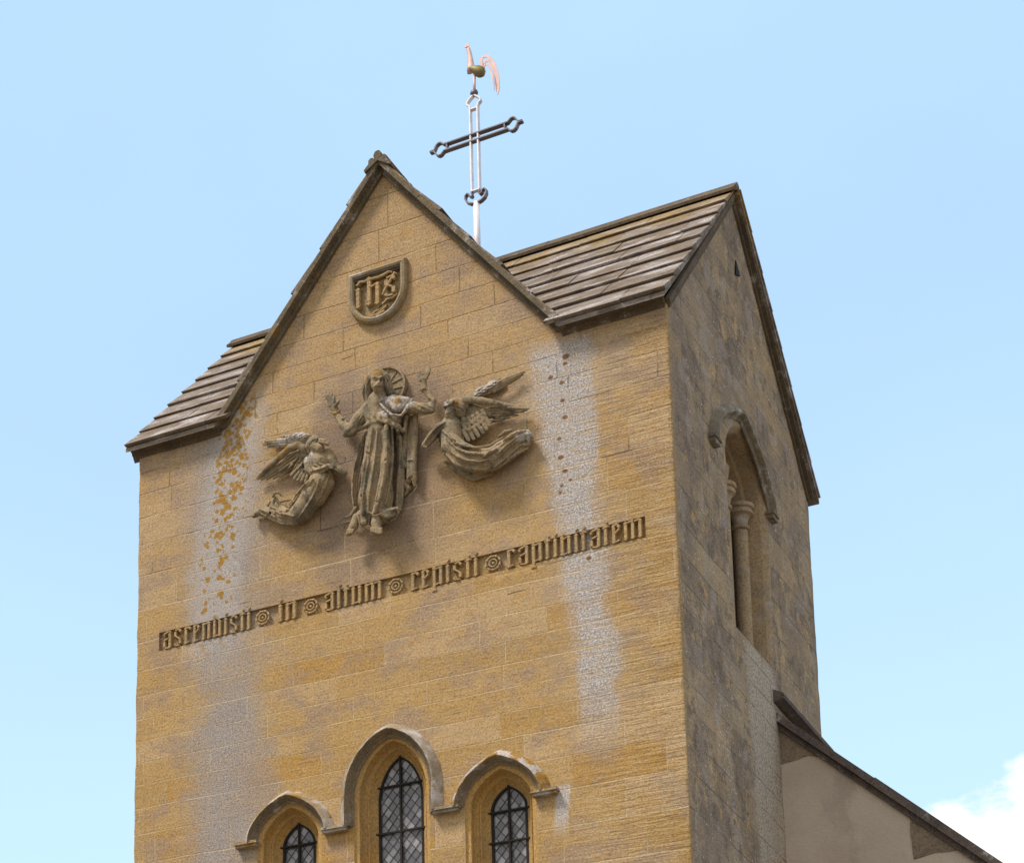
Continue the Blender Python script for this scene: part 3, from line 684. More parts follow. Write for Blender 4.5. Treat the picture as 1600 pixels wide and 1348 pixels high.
# boarding under the slabs closes the roof
def board(pts):
    off = Vector((0, 0, -.05)); n_ = len(pts)
    roof.add(pts + [tuple(Vector(p)+off) for p in pts], [tuple(range(n_)), tuple(range(n_, 2*n_))[::-1]] + [(i, (i+1) % n_, n_+(i+1) % n_, n_+i) for i in range(n_)])
board([(-.09, yE, zE), (GL-.02, yE, zE), (XA-.02, D/2, HR-.03), (-.09, D/2, HR-.03)])
board([(GR_+.02, yE, zE), (W+OV-.02, yE, zE), (W+OV-.02, D/2, HR-.03), (XA+.02, D/2, HR-.03)])
board([(-.09, D-yE, zE), (W+OVB-.02, D-yE, zE), (W+OVB-.02, D/2, HR-.03), (-.09, D/2, HR-.03)])
roof.build('roof', M_SLAB, tower)
rt = MB()
for (a, b) in ((-.13, XA-.1), (XA+.1, W+OV+.03)):
    x = a
    while x < b-1e-6:
        e = min(b, x+random.uniform(.7, 1.0)); e = b if b-e < .35 else e; j = random.uniform(-.006, .006)
        prof = [(-.175,-.105),(-.185,-.075),(-.085,.010),(-.062,.040),(-.030,.066),(.0,.074),(.030,.066),(.062,.040),(.085,.010),(.185,-.075),(.175,-.105),(0,-.02)]
        rt.loft([[(xx, D/2+p*.95, HR+.0+q+j) for p, q in prof] for xx in (x+.003, e-.003)], closed=True, caps=True); x = e
rt.build('ridge_tile', M_COR, tower)
# west gable roof (and its twin on the east), ridge along y
def gable(y_out, y_in, sgn):
    mb = MB()
    for side in (-1, 1):
        foot = Vector((GL-.045 if side < 0 else GR_+.045, 0, 14.72)); ap = Vector((XA, 0, HG+.07)); v = ap-foot; L = v.length; u = v/L
        nn = Vector((-u.z, 0, u.x)) if side < 0 else Vector((u.z, 0, -u.x))
        lo_, hi_ = (y_out, y_in) if y_out < y_in else (y_in, y_out)
        def lim(s): return y_in
        courses(mb, (0,1,0), lambda s: lo_, lambda s: hi_, foot, u, nn, -.02, L-.03, 6, .046, .014)
        # boarding
        p = [foot+u*.02, ap]; q = [foot+u*.02-nn*.03, ap-Vector((0,0,.05))]
        mb.add([(p[0].x, y_out+.01*sgn, p[0].z), (p[1].x, y_out+.01*sgn, p[1].z), (p[1].x, y_in, p[1].z), (p[0].x, y_in, p[0].z)], [(0,1,2,3)])
    return mb.build('gable_roof', M_SLAB, tower)
gable(-.125, D/2, 1); gable(D+.125, D/2, -1)
# verge mouldings up the west gable: slab edge over a fillet
vg = MB()
for side in (-1, 1):
    foot = Vector((GL if side < 0 else GR_, 0, 14.70)); ap = Vector((XA, 0, HG-.01)); v = ap-foot; L = v.length; u = v/L
    nn = Vector((-u.z, 0, u.x)) if side < 0 else Vector((u.z, 0, -u.x))
    cs = .0
    segs = 5 if side < 0 else 4
    cut = [0]+[L*(i+random.uniform(-.12,.12))/segs for i in range(1, segs)]+[L]
    for i in range(segs):
        a, b = cut[i]+.0015, cut[i+1]-.0015; j = random.uniform(-.004, .004)
        for (t0, t1, y) in ((-.036, .0, -.045), (.0, .010, -.065), (.010, .062+j, -.128+j)):
            ka = (lambda t: -t*nn.z/u.z) if i == 0 else (lambda t: 0)       # level cut at the foot
            kb = (lambda t: t*abs(nn.x)/u.x*side*-1 if False else t*(abs(nn.x)/abs(u.x))) if i == segs-1 else (lambda t: 0)
            P = lambda s, t, yy: foot+u*s+nn*t+Vector((0, yy, 0))
            mid = .0
            vg.hexa([P(a+ka(t0), t0, .02), P(b+kb(t0), t0, .02), P(b+kb(t0), t0, y), P(a+ka(t0), t0, y),
                     P(a+ka(t1), t1, .02), P(b+kb(t1), t1, .02), P(b+kb(t1), t1, y), P(a+ka(t1), t1, y)])
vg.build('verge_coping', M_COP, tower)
# ridge stone of the west gable with its rolled end
rg = MB(); zt = HG-.01+.045
prof = [(-.15,-.10),(-.16,-.07),(-.105,-.012),(-.105,.028),(-.082,.05),(-.055,.048),(-.040,.030),(-.045,.075),(-.028,.112),(.0,.122),(.028,.112),(.045,.075),(.040,.030),(.055,.048),(.082,.05),(.105,.028),(.105,-.012),(.16,-.07),(.15,-.10),(0,.0)]
ys = [-.155, .30, .95, 1.6, D/2]
for i in range(4): rg.loft([[(XA+p, yy, zt+q+.004*i) for p, q in prof] for yy in (ys[i]+.002, ys[i+1]-.002)], closed=True, caps=True)
rg.build('gable_ridge_tile', M_COP, tower)
# eaves cornice on both sides of the west gable and along the east side
cp = [(.02, 14.600), (-.012, 14.640), (-.022, 14.660), (-.040, 14.664), (-.052, 14.690), (-.085, 14.706), (-.118, 14.712), (-.126, 14.722), (.02, 14.722)]
cp = [(y, z+.012) for y, z in cp]
for a, b, f in ((-.07, GL-.01, 1), (GR_+.01, W-.015, 1), (-.07, W-.015, -1)):
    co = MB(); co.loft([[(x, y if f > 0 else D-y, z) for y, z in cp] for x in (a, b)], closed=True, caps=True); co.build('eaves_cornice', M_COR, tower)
# verge fillets under the overhanging slabs on the south gable end
vf = MB()
for sgn in (0, 1):
    f = Vector((0, .01 if not sgn else D-.01, H0-.02)); ap = Vector((0, D/2, HR-.10)); v = ap-f; L = v.length; u = v/L; nn = Vector((0, -u.z, u.y)) if not sgn else Vector((0, u.z, -u.y))
    if sgn: nn = Vector((0, u.z, abs(u.y)))
    for (t0, t1, o) in (((-.06, -.012, .025), (-.012, .004, .07)) if sgn else ((-.045, -.008, .022), (-.008, .045, .038))):
        P = lambda s, t, xx: Vector((xx, 0, 0))+f+u*s+nn*t
        vf.hexa([P(0, t0, W-.02), P(L, t0, W-.02), P(L, t0, W+o), P(0, t0, W+o), P(0, t1, W-.02), P(L, t1, W-.02), P(L, t1, W+o), P(0, t1, W+o)])
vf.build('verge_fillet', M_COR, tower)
# near-black plug painting the dark of a pointed hole high in the south gable
vh = MB(); vh.loft([[(W+.012, 2.44, 16.28), (W+.012, 2.60, 16.34), (W+.012, 2.47, 16.47)], [(W-.03, 2.44, 16.28), (W-.03, 2.60, 16.34), (W-.03, 2.47, 16.47)]], closed=True, caps=True)
vh.build('vent_hole_shade', M_DARK, tower)

# ------------------------------------------------------------------ belfry opening (south face)
bo = MB()
bp = [(0,0),(.058,-.058),(.064,-.072),(.066,-.205),(.098,-.212),(.108,-.225),(.112,-.335),(.185,-.340),(.20,-.352),(.205,-.50)]
bo.loft([[(W+x, y, z) for y, z in bel(d, .9)] for d, x in bp])
bo.add([(W, bc-bw, bz0), (W, bc+bw, bz0), (W-.52, bc+bw, bz0+.14), (W-.52, bc-bw, bz0+.14)], [(0,1,2,3)])
belf = smooth_angle(bo.build('belfry_opening', M_BELF, tower), 30)
# plate tracery: two pointed lights under the arch
tr_x = W-.345
z_sp = 13.86
lc = (bc-.275, bc+.275)
pl = MB()
arc_pts = [(c, arch(c, .225, z_sp, .36, .62, z_sp, n=10)) for c in lc]
outl = arch(bc, bw, bzs, bh, .80, z_sp, d=.15)
poly = outl[1:-1]; poly = [(outl[0][0], z_sp)] + [p for p in poly if p[1] > z_sp+.001] + [(outl[-1][0], z_sp)]
ring = poly[:]   # go back along the soffits of the two lights, right to left
back = []
for c, ap_ in arc_pts[::-1]: back += [p for p in ap_[1:-1]][::-1]
ring = poly + back
vs, fs, _ = fill(ring, [], .06)
pl.add([(tr_x, y, z) for y, z in vs], fs); pl.add([(tr_x-.16, y, z) for y, z in vs], fs)
for c, ap_ in arc_pts:
    q = ap_[1:-1]; pl.loft([[(tr_x, y, z) for y, z in q], [(tr_x-.03, y+(c-y)*.08, z-.012) for y, z in q], [(tr_x-.16, y+(c-y)*.10, z-.014) for y, z in q]])
    pl.tube([(tr_x+.004, y, z) for y, z in q], .018, 8)
smooth_angle(pl.build('tracery', M_BELF, belf), 35)
def shaft(yc, xc, cap=True, imp=True):
    m = MB(); zc = 13.87
    m.lathe([(.078, bz0+.25), (.078, zc-.30)], (xc, yc, 0), 20)
    sh = smooth_angle(m.build('column', M_BELF, belf), 40)
    m = MB(); m.lathe([(.080,-.31),(.100,-.30),(.106,-.285),(.100,-.268),(.084,-.262),(.082,-.235),(.090,-.19),(.110,-.15),(.128,-.135),(.142,-.13),(.146,-.110),(.142,-.092),(.128,-.09),(.130,-.072),(.152,-.062),(.158,-.040),(.152,-.018),(.13,-.01)], (xc, yc, zc), 24)
    smooth_angle(m.build('capital', M_BELF, sh), 40)
    m = MB(); m.lathe([(.150,bz0+.02),(.150,bz0+.10),(.135,bz0+.13),(.118,bz0+.15),(.122,bz0+.17),(.112,bz0+.19),(.092,bz0+.20),(.104,bz0+.22),(.098,bz0+.245),(.079,bz0+.25)], (xc, yc, 0), 24)
    smooth_angle(m.build('column_base', M_BELF, sh), 40)
for yc, xc in ((bc-.575, W-.255), (bc, W-.27), (bc+.575, W-.255)): shaft(yc, xc)
# tapering springer blocks above the mullion
m = MB(); m.loft([[(W-.30+a*sx, bc+b*sy, z) for sx, sy in ((-1,-1),(1,-1),(1,1),(-1,1))] for z, a, b in ((13.855,.075,.05),(13.93,.085,.07),(14.09,.095,.115),(14.11,.10,.12))], closed=True, caps=True); m.build('springer', M_BELF, belf)
# louvres, coloured near-black for the dark of the bell chamber behind
for i in range(9):
    lv = MB(); z = 12.15+i*.24; lv.hexa([(W-.72, bc-.7, z+.14), (W-.72, bc+.7, z+.14), (W-.54, bc+.7, z), (W-.54, bc-.7, z), (W-.72, bc-.7, z+.165), (W-.72, bc+.7, z+.165), (W-.54, bc+.7, z+.025), (W-.54, bc-.7, z+.025)])
    lv.build('louvre', M_DARK, belf)
# hood mould of the belfry
hb = MB(); hc, hw_, hz_ = 2.27, 1.06, 13.77
hp = [(-.03,-.004),(-.025,.015),(.03,.080),(.07,.084),(.085,.066),(.095,.03),(.13,.010),(.13,-.004)]
hb.loft([[(W+o, y, z) for y, z in arch(hc, hw_, hz_, .80, .66, hz_, d=d, hf=1.)] for d, o in hp])
for sgn in (-1, 1):
    c = hc+sgn*(hw_-.06)
    hb.box((W-.006, c-.09, hz_-.06), (W+.065, c+.09, hz_-.012)); hb.box((W-.006, c-.105, hz_-.012), (W+.080, c+.105, hz_+.02))
smooth_angle(hb.build('hood_mould', stone_trim('belfry_hood_stone', (.26,.215,.15), (.21,.18,.14), .5, (.15,.135,.11), white=.45), belf), 30)
# drip mould over the nave roof on the south face
dm = MB(); dz = 11.60
pr = [(0-.004,-.075),(.030,-.070),(.085,-.050),(.11,-.045),(.115,.0),(.10,.020),(.03,.06),(-.004,.075)]
dm.loft([[(W+o, y, dz+h) for o, h in pr] for y in (3.03, 4.0, D+.0)], closed=True, caps=True)
dm.loft([[(W+o, D+.005+(o*.6 if k == 0 else .12), dz+h) for o, h in pr] for k in (0, 1)], closed=True, caps=True)
dm.build('drip_mould', M_COPE, tower)
SCULPT = {
 'figure_body': [
  ('+',0.03,1.0,[(3.033,-0.25,14.628,0.078),(3.032,-0.265,14.539,0.066)]),
  ('+',0.025,1.0,[(3.038,-0.28,14.481,0.04),(3.045,-0.31,14.489,0.028)]),
  ('+',0.03,1.0,[(3.037,-0.21,14.49,0.058),(3.03,-0.19,14.378,0.072)]),
  ('+',0.008,1.0,[(3.08,-0.316,14.582,0.0107),(3.071,-0.321,14.515,0.0107)]),
  ('+',0.008,1.0,[(3.073,-0.329,14.51,0.018),(3.073,-0.329,14.51,0.018)]),
  ('+',0.006,1.0,[(2.991,-0.316,14.605,0.0086),(3.034,-0.331,14.599,0.012),(3.071,-0.326,14.576,0.0086)]),
  ('+',0.006,1.0,[(3.08,-0.331,14.571,0.0086),(3.095,-0.296,14.599,0.012),(3.108,-0.261,14.596,0.0086)]),
  ('-',0.006,1,[(3.026,-0.331,14.56,0.0145),(3.047,-0.331,14.554,0.0145)]),
  ('+',0.004,1.0,[(3.031,-0.318,14.562,0.009),(3.031,-0.318,14.562,0.009)]),
  ('-',0.006,1,[(3.085,-0.291,14.562,0.0145),(3.106,-0.291,14.556,0.0145)]),
  ('+',0.004,1.0,[(3.09,-0.278,14.563,0.009),(3.09,-0.278,14.563,0.009)]),
  ('+',0.006,1.0,[(3.012,-0.319,14.495,0.0086),(3.048,-0.339,14.492,0.0111),(3.075,-0.329,14.492,0.012),(3.087,-0.289,14.506,0.0111),(3.094,-0.244,14.506,0.0086)]),
  ('-',0.004,1,[(3.046,-0.334,14.469,0.0057),(3.067,-0.314,14.473,0.008),(3.081,-0.284,14.482,0.0057)]),
  ('+',0.004,1.0,[(3.013,-0.307,14.472,0.0064),(3.011,-0.277,14.448,0.0064)]),
  ('+',0.004,1.0,[(3.038,-0.317,14.46,0.0064),(3.028,-0.282,14.441,0.0064)]),
  ('+',0.004,1.0,[(3.054,-0.307,14.46,0.0064),(3.04,-0.277,14.439,0.0064)]),
  ('+',0.004,1.0,[(3.068,-0.292,14.463,0.0064),(3.052,-0.272,14.438,0.0064)]),
  ('+',0.004,1.0,[(3.079,-0.272,14.469,0.0064),(3.062,-0.262,14.44,0.0064)]),
  ('+',0.04,1.0,[(2.991,-0.11,14.409,0.14),(2.988,-0.11,14.163,0.13),(2.947,-0.09,13.691,0.14),(2.911,-0.08,13.217,0.13)]),
  ('+',0.02,0.8,[(2.511,-0.13,14.397,0.042),(2.481,-0.14,14.482,0.036),(2.459,-0.15,14.532,0.04)]),
  ('+',0.015,0.6,[(2.453,-0.155,14.531,0.034),(2.438,-0.16,14.58,0.033)]),
  ('+',0.004,1.0,[(2.437,-0.165,14.567,0.015),(2.405,-0.172,14.618,0.014),(2.391,-0.165,14.663,0.011)]),
  ('+',0.004,1.0,[(2.456,-0.165,14.576,0.015),(2.431,-0.172,14.634,0.014),(2.421,-0.165,14.672,0.011)]),
  ('+',0.004,1.0,[(2.476,-0.165,14.574,0.015),(2.463,-0.172,14.626,0.014),(2.46,-0.165,14.657,0.011)]),
  ('+',0.004,1.0,[(2.493,-0.165,14.554,0.015),(2.491,-0.172,14.594,0.014),(2.492,-0.165,14.623,0.011)]),
  ('+',0.008,1.0,[(2.506,-0.175,14.494,0.018),(2.539,-0.18,14.516,0.015),(2.547,-0.175,14.544,0.012)]),
  ('+',0.02,0.85,[(3.496,-0.14,14.414,0.038),(3.487,-0.14,14.478,0.036),(3.492,-0.15,14.521,0.04)]),
  ('+',0.004,1.0,[(3.518,-0.16,14.52,0.015),(3.552,-0.17,14.57,0.014),(3.57,-0.165,14.637,0.011)]),
  ('+',0.004,1.0,[(3.533,-0.16,14.51,0.015),(3.571,-0.17,14.565,0.014),(3.578,-0.165,14.617,0.011)]),
  ('+',0.004,1.0,[(3.507,-0.16,14.529,0.015),(3.529,-0.17,14.57,0.014),(3.539,-0.165,14.612,0.011)]),
  ('+',0.004,1.0,[(3.49,-0.16,14.534,0.015),(3.498,-0.17,14.569,0.014),(3.51,-0.165,14.596,0.011)]),
  ('+',0.008,1.0,[(3.477,-0.17,14.505,0.018),(3.461,-0.175,14.556,0.015),(3.461,-0.17,14.594,0.012)]),
  ('+',0.02,0.9,[(2.724,-0.14,13.153,0.046),(2.693,-0.15,13.052,0.046),(2.646,-0.15,12.992,0.034)]),
  ('+',0.02,0.9,[(2.965,-0.18,13.108,0.05),(2.973,-0.2,12.994,0.052),(2.978,-0.21,12.916,0.046)]),
  ('+',0.004,1.0,[(2.934,-0.232,12.93,0.017),(2.938,-0.235,12.89,0.014)]),
  ('+',0.004,1.0,[(2.961,-0.232,12.923,0.017),(2.965,-0.235,12.878,0.014)]),
  ('+',0.004,1.0,[(2.988,-0.232,12.916,0.017),(2.992,-0.235,12.866,0.014)]),
  ('+',0.004,1.0,[(3.015,-0.232,12.909,0.017),(3.019,-0.235,12.854,0.014)]),
  ('+',0.004,1.0,[(3.039,-0.232,12.903,0.017),(3.043,-0.235,12.853,0.014)]),
  ('+',0.004,1.0,[(2.64,-0.175,13.012,0.015),(2.626,-0.175,12.97,0.012)]),
  ('+',0.004,1.0,[(2.659,-0.175,13.007,0.015),(2.645,-0.175,12.971,0.012)]),
  ('+',0.004,1.0,[(2.68,-0.175,13.002,0.015),(2.666,-0.175,12.971,0.012)]),
  ('+',0.004,1.0,[(2.701,-0.175,12.997,0.015),(2.687,-0.175,12.971,0.012)]),
 ],
 'figure_hair': [
  ('+',0.03,1.0,[(2.956,-0.235,14.671,0.046),(3.032,-0.25,14.692,0.05),(3.105,-0.235,14.62,0.048)]),
  ('+',0.02,1.0,[(2.932,-0.21,14.69,0.042),(2.907,-0.18,14.614,0.046),(2.88,-0.13,14.539,0.044),(2.855,-0.1,14.475,0.034)]),
  ('+',0.02,1.0,[(3.117,-0.23,14.607,0.042),(3.132,-0.21,14.523,0.04),(3.145,-0.19,14.459,0.038),(3.198,-0.17,14.417,0.03)]),
  ('+',0.005,1.0,[(2.995,-0.293,14.666,0.0086),(2.928,-0.233,14.618,0.0116),(2.889,-0.188,14.544,0.0116),(2.859,-0.138,14.47,0.0086)]),
  ('-',0.004,1,[(3.01,-0.293,14.656,0.0043),(2.939,-0.223,14.614,0.0058),(2.903,-0.183,14.537,0.0058),(2.872,-0.133,14.464,0.0043)]),
  ('+',0.005,1.0,[(3.027,-0.303,14.675,0.0086),(2.965,-0.268,14.634,0.0116),(2.923,-0.203,14.58,0.0116),(2.889,-0.158,14.505,0.0086)]),
  ('-',0.004,1,[(3.042,-0.303,14.665,0.0043),(2.974,-0.253,14.633,0.0058),(2.936,-0.198,14.573,0.0058),(2.902,-0.153,14.498,0.0043)]),
  ('+',0.005,1.0,[(2.969,-0.283,14.652,0.0086),(2.904,-0.233,14.607,0.012),(2.864,-0.178,14.539,0.0086)]),
  ('-',0.004,1,[(2.987,-0.288,14.639,0.0043),(2.919,-0.233,14.597,0.006),(2.884,-0.188,14.523,0.0043)]),
  ('+',0.005,1.0,[(3.077,-0.293,14.677,0.0086),(3.136,-0.273,14.616,0.0116),(3.164,-0.243,14.524,0.0116),(3.166,-0.223,14.445,0.0086)]),
  ('-',0.004,1,[(3.095,-0.298,14.664,0.0043),(3.152,-0.273,14.606,0.0058),(3.173,-0.228,14.524,0.0058),(3.179,-0.218,14.439,0.0043)]),
  ('+',0.005,1.0,[(3.103,-0.293,14.651,0.0086),(3.131,-0.263,14.569,0.0116),(3.144,-0.238,14.48,0.0116),(3.173,-0.208,14.419,0.0086)]),
  ('-',0.004,1,[(3.116,-0.288,14.644,0.0043),(3.146,-0.263,14.559,0.0058),(3.16,-0.238,14.47,0.0058),(3.186,-0.203,14.412,0.0043)]),
  ('+',0.005,1.0,[(3.048,-0.303,14.69,0.0086),(3.115,-0.283,14.647,0.012),(3.154,-0.268,14.568,0.0086)]),
  ('-',0.004,1,[(3.065,-0.308,14.677,0.0043),(3.133,-0.288,14.634,0.006),(3.158,-0.243,14.574,0.0043)]),
 ],
 'robe': [
  ('+',0.03,0.9,[(2.873,-0.16,14.261,0.08),(2.956,-0.19,14.205,0.08),(3.093,-0.19,14.166,0.08),(3.181,-0.16,14.119,0.075)]),
  ('+',0.04,0.9,[(2.9,-0.14,14.386,0.085),(3.012,-0.16,14.309,0.085),(3.14,-0.14,14.281,0.085)]),
  ('+',0.05,0.85,[(2.992,-0.12,14.122,0.15),(2.961,-0.12,13.674,0.17),(2.93,-0.11,13.338,0.185),(2.934,-0.11,13.189,0.175)]),
  ('+',0.015,1.0,[(2.79,-0.17,14.142,0.03),(2.917,-0.22,14.141,0.036),(3.03,-0.24,14.139,0.03),(3.13,-0.235,14.09,0.036),(3.223,-0.18,14.028,0.04),(3.247,-0.15,14,0.03)]),
  ('-',0.006,1,[(2.908,-0.2,14.13,0.02),(3.02,-0.22,14.116,0.018),(3.135,-0.21,14.065,0.02)]),
  ('+',0.008,1.0,[(2.896,-0.227,14.293,0.0107),(2.92,-0.262,14.199,0.015),(2.962,-0.262,14.134,0.0107)]),
  ('+',0.008,1.0,[(2.951,-0.232,14.31,0.0107),(2.991,-0.267,14.194,0.015),(3.031,-0.272,14.128,0.0107)]),
  ('+',0.008,1.0,[(3.032,-0.242,14.264,0.0107),(3.059,-0.267,14.157,0.015),(3.078,-0.272,14.114,0.0107)]),
  ('+',0.008,1.0,[(3.141,-0.257,14.173,0.0107),(3.142,-0.262,14.118,0.015),(3.165,-0.257,14.07,0.0107)]),
  ('+',0.008,1.0,[(3.195,-0.227,14.136,0.0107),(3.2,-0.222,14.085,0.015),(3.227,-0.227,14.031,0.0107)]),
  ('-',0.005,1,[(2.923,-0.222,14.305,0.0057),(2.957,-0.267,14.195,0.008),(2.999,-0.267,14.13,0.0057)]),
  ('-',0.005,1,[(3.004,-0.247,14.27,0.0057),(3.029,-0.267,14.166,0.0057)]),
  ('-',0.005,1,[(3.1,-0.262,14.2,0.0057),(3.109,-0.272,14.105,0.0057)]),
  ('-',0.005,1,[(3.174,-0.237,14.147,0.0057),(3.186,-0.247,14.06,0.0057)]),
  ('+',0.01,1.0,[(2.874,-0.21,14.069,0.0286),(2.771,-0.06,14.048,0.0338),(2.737,-0.06,13.938,0.0377),(2.711,-0.06,13.813,0.0397),(2.686,-0.06,13.688,0.0397),(2.672,-0.06,13.559,0.0377),(2.659,-0.06,13.431,0.0338),(2.675,-0.06,13.235,0.0286)]),
  ('+',0.01,1.0,[(2.966,-0.261,14.055,0.0258),(2.941,-0.261,13.926,0.0305),(2.918,-0.266,13.795,0.0339),(2.904,-0.281,13.661,0.0358),(2.875,-0.261,13.547,0.0358),(2.863,-0.271,13.416,0.0339),(2.846,-0.271,13.29,0.0305),(2.84,-0.231,13.115,0.0258)]),
  ('+',0.01,1.0,[(3.023,-0.257,14.058,0.0186),(3.01,-0.262,13.915,0.022),(2.999,-0.272,13.769,0.0245),(2.983,-0.282,13.63,0.0258),(2.961,-0.277,13.499,0.0258),(2.945,-0.287,13.369,0.0245),(2.921,-0.277,13.25,0.022),(2.908,-0.252,13.109,0.0186)]),
  ('+',0.01,1.0,[(3.109,-0.228,14.047,0.0344),(3.105,-0.223,13.906,0.0406),(3.105,-0.228,13.76,0.0452),(3.095,-0.243,13.617,0.0477),(3.076,-0.238,13.486,0.0477),(3.056,-0.258,13.361,0.0452),(3.03,-0.263,13.245,0.0406),(2.976,-0.253,13.1,0.0344)]),
  ('+',0.01,1.0,[(3.178,-0.232,14.016,0.0186),(3.14,-0.147,13.909,0.0225),(3.14,-0.147,13.752,0.0251),(3.135,-0.167,13.605,0.026),(3.119,-0.162,13.473,0.0251),(3.094,-0.202,13.237,0.0225),(3.057,-0.207,13.107,0.0186)]),
  ('+',0.01,1.0,[(3.228,-0.204,13.98,0.0243),(3.172,-0.064,13.92,0.0294),(3.178,-0.064,13.779,0.0328),(3.174,-0.064,13.64,0.034),(3.171,-0.064,13.502,0.0328),(3.154,-0.064,13.298,0.0294),(3.142,-0.064,13.155,0.0243)]),
  ('+',0.01,1.0,[(2.745,-0.091,14.028,0.0157),(2.705,-0.106,13.821,0.0203),(2.666,-0.101,13.622,0.022),(2.655,-0.096,13.452,0.0203),(2.672,-0.096,13.325,0.0157)]),
  ('+',0.012,1.0,[(3.225,-0.14,13.941,0.0258),(3.204,-0.075,13.837,0.0311),(3.208,-0.065,13.7,0.0347),(3.205,-0.055,13.584,0.036),(3.205,-0.05,13.464,0.0347),(3.188,-0.05,13.261,0.0311),(3.173,-0.05,13.161,0.0258)]),
  ('-',0.006,1,[(3.056,-0.239,14.039,0.0136),(3.044,-0.244,13.87,0.0164),(3.039,-0.264,13.692,0.0183),(3.017,-0.259,13.562,0.019),(3,-0.264,13.425,0.0183),(2.982,-0.269,13.289,0.0164),(2.961,-0.284,13.107,0.0136)]),
  ('-',0.006,1,[(3.203,-0.184,13.944,0.0122),(3.158,-0.089,13.878,0.0147),(3.154,-0.089,13.757,0.0164),(3.152,-0.094,13.633,0.017),(3.117,-0.054,13.486,0.0164),(3.124,-0.109,13.287,0.0147),(3.105,-0.124,13.147,0.0122)]),
  ('-',0.006,1,[(2.949,-0.294,13.948,0.01),(2.935,-0.299,13.827,0.0121),(2.923,-0.309,13.704,0.0135),(2.897,-0.304,13.574,0.014),(2.873,-0.304,13.442,0.0135),(2.85,-0.304,13.309,0.0121),(2.775,-0.194,13.238,0.01)]),
  ('-',0.006,1,[(3.144,-0.228,13.993,0.0072),(3.147,-0.238,13.813,0.0089),(3.143,-0.233,13.643,0.0099),(3.128,-0.238,13.506,0.0099),(3.095,-0.203,13.392,0.0089),(3.086,-0.223,13.247,0.0072)]),
  ('-',0.006,1,[(2.789,-0.088,14.017,0.0086),(2.756,-0.083,13.887,0.0111),(2.727,-0.088,13.752,0.012),(2.706,-0.083,13.584,0.0111),(2.687,-0.083,13.414,0.0086)]),
  ('-',0.006,1,[(3.004,-0.273,14.012,0.0079),(2.987,-0.283,13.838,0.0098),(2.975,-0.303,13.658,0.0109),(2.948,-0.298,13.517,0.0109),(2.928,-0.308,13.368,0.0098),(2.883,-0.263,13.249,0.0079)]),
  ('-',0.006,1,[(3.099,-0.292,13.629,0.005),(3.078,-0.287,13.515,0.0065),(3.064,-0.297,13.393,0.007),(3.041,-0.302,13.277,0.0065),(3.012,-0.292,13.168,0.005)]),
  ('-',0.006,1,[(3.217,-0.133,13.876,0.0064),(3.205,-0.103,13.765,0.008),(3.205,-0.098,13.64,0.0089),(3.202,-0.088,13.518,0.0089),(3.189,-0.083,13.367,0.008),(3.177,-0.078,13.217,0.0064)]),
  ('-',0.006,1,[(2.725,-0.112,13.812,0.0057),(2.703,-0.107,13.697,0.008),(2.682,-0.107,13.58,0.0057)]),
  ('-',0.004,1,[(2.961,-0.282,13.915,0.0043),(2.998,-0.292,13.795,0.0043)]),
  ('-',0.004,1,[(2.898,-0.297,13.786,0.0043),(2.952,-0.267,13.75,0.0043)]),
  ('-',0.004,1,[(3.11,-0.287,13.636,0.0043),(3.136,-0.262,13.658,0.006),(3.142,-0.257,13.624,0.0043)]),
  ('-',0.004,1,[(2.992,-0.292,13.199,0.0043),(3.038,-0.282,13.186,0.0043)]),
  ('-',0.004,1,[(3.12,-0.087,13.28,0.0043),(3.171,-0.087,13.263,0.0043)]),
  ('+',0.008,1.0,[(2.76,-0.18,13.153,0.024),(2.776,-0.18,13.039,0.014),(2.826,-0.18,12.971,0.012),(2.876,-0.195,12.976,0.013),(2.91,-0.21,13.092,0.02)]),
  ('+',0.02,0.8,[(2.761,-0.145,13.176,0.05),(2.808,-0.15,13.066,0.042),(2.855,-0.165,13.056,0.04)]),
  ('+',0.02,0.8,[(2.927,-0.19,13.157,0.05),(3.034,-0.2,13.116,0.05),(3.143,-0.18,13.087,0.055),(3.172,-0.15,13.11,0.05)]),
  ('+',0.015,0.8,[(3.04,-0.215,13.073,0.034),(3.098,-0.195,13.036,0.036),(3.17,-0.185,13.049,0.034)]),
  ('+',0.008,1.0,[(2.912,-0.25,13.126,0.016),(2.976,-0.262,13.056,0.015),(3.061,-0.262,13.058,0.015),(3.149,-0.25,13.078,0.016)]),
  ('+',0.008,1.0,[(3.044,-0.225,13.025,0.013),(3.104,-0.21,12.966,0.012),(3.182,-0.195,12.994,0.013),(3.221,-0.19,13.054,0.022),(3.191,-0.23,13.088,0.022),(3.154,-0.235,13.078,0.018)]),
  ('-',0.006,1,[(3.196,-0.225,13.054,0.016),(3.196,-0.225,13.054,0.016)]),
  ('+',0.008,1.0,[(2.707,-0.12,13.27,0.03),(2.636,-0.1,13.21,0.026),(2.566,-0.08,13.219,0.018),(2.501,-0.08,13.192,0.014),(2.543,-0.1,13.147,0.012),(2.654,-0.12,13.145,0.016)]),
  ('+',0.03,1.0,[(2.87,-0.15,14.373,0.07),(2.787,-0.18,14.258,0.078),(2.682,-0.18,14.147,0.07),(2.624,-0.17,14.132,0.046)]),
  ('+',0.02,1.0,[(2.682,-0.18,14.147,0.068),(2.594,-0.16,14.252,0.056),(2.507,-0.14,14.403,0.046)]),
  ('+',0.006,1.0,[(2.436,-0.15,14.449,0.018),(2.51,-0.185,14.395,0.02),(2.558,-0.165,14.431,0.018)]),
  ('+',0.006,1.0,[(2.818,-0.264,14.254,0.0107),(2.743,-0.254,14.201,0.015),(2.679,-0.259,14.138,0.0107)]),
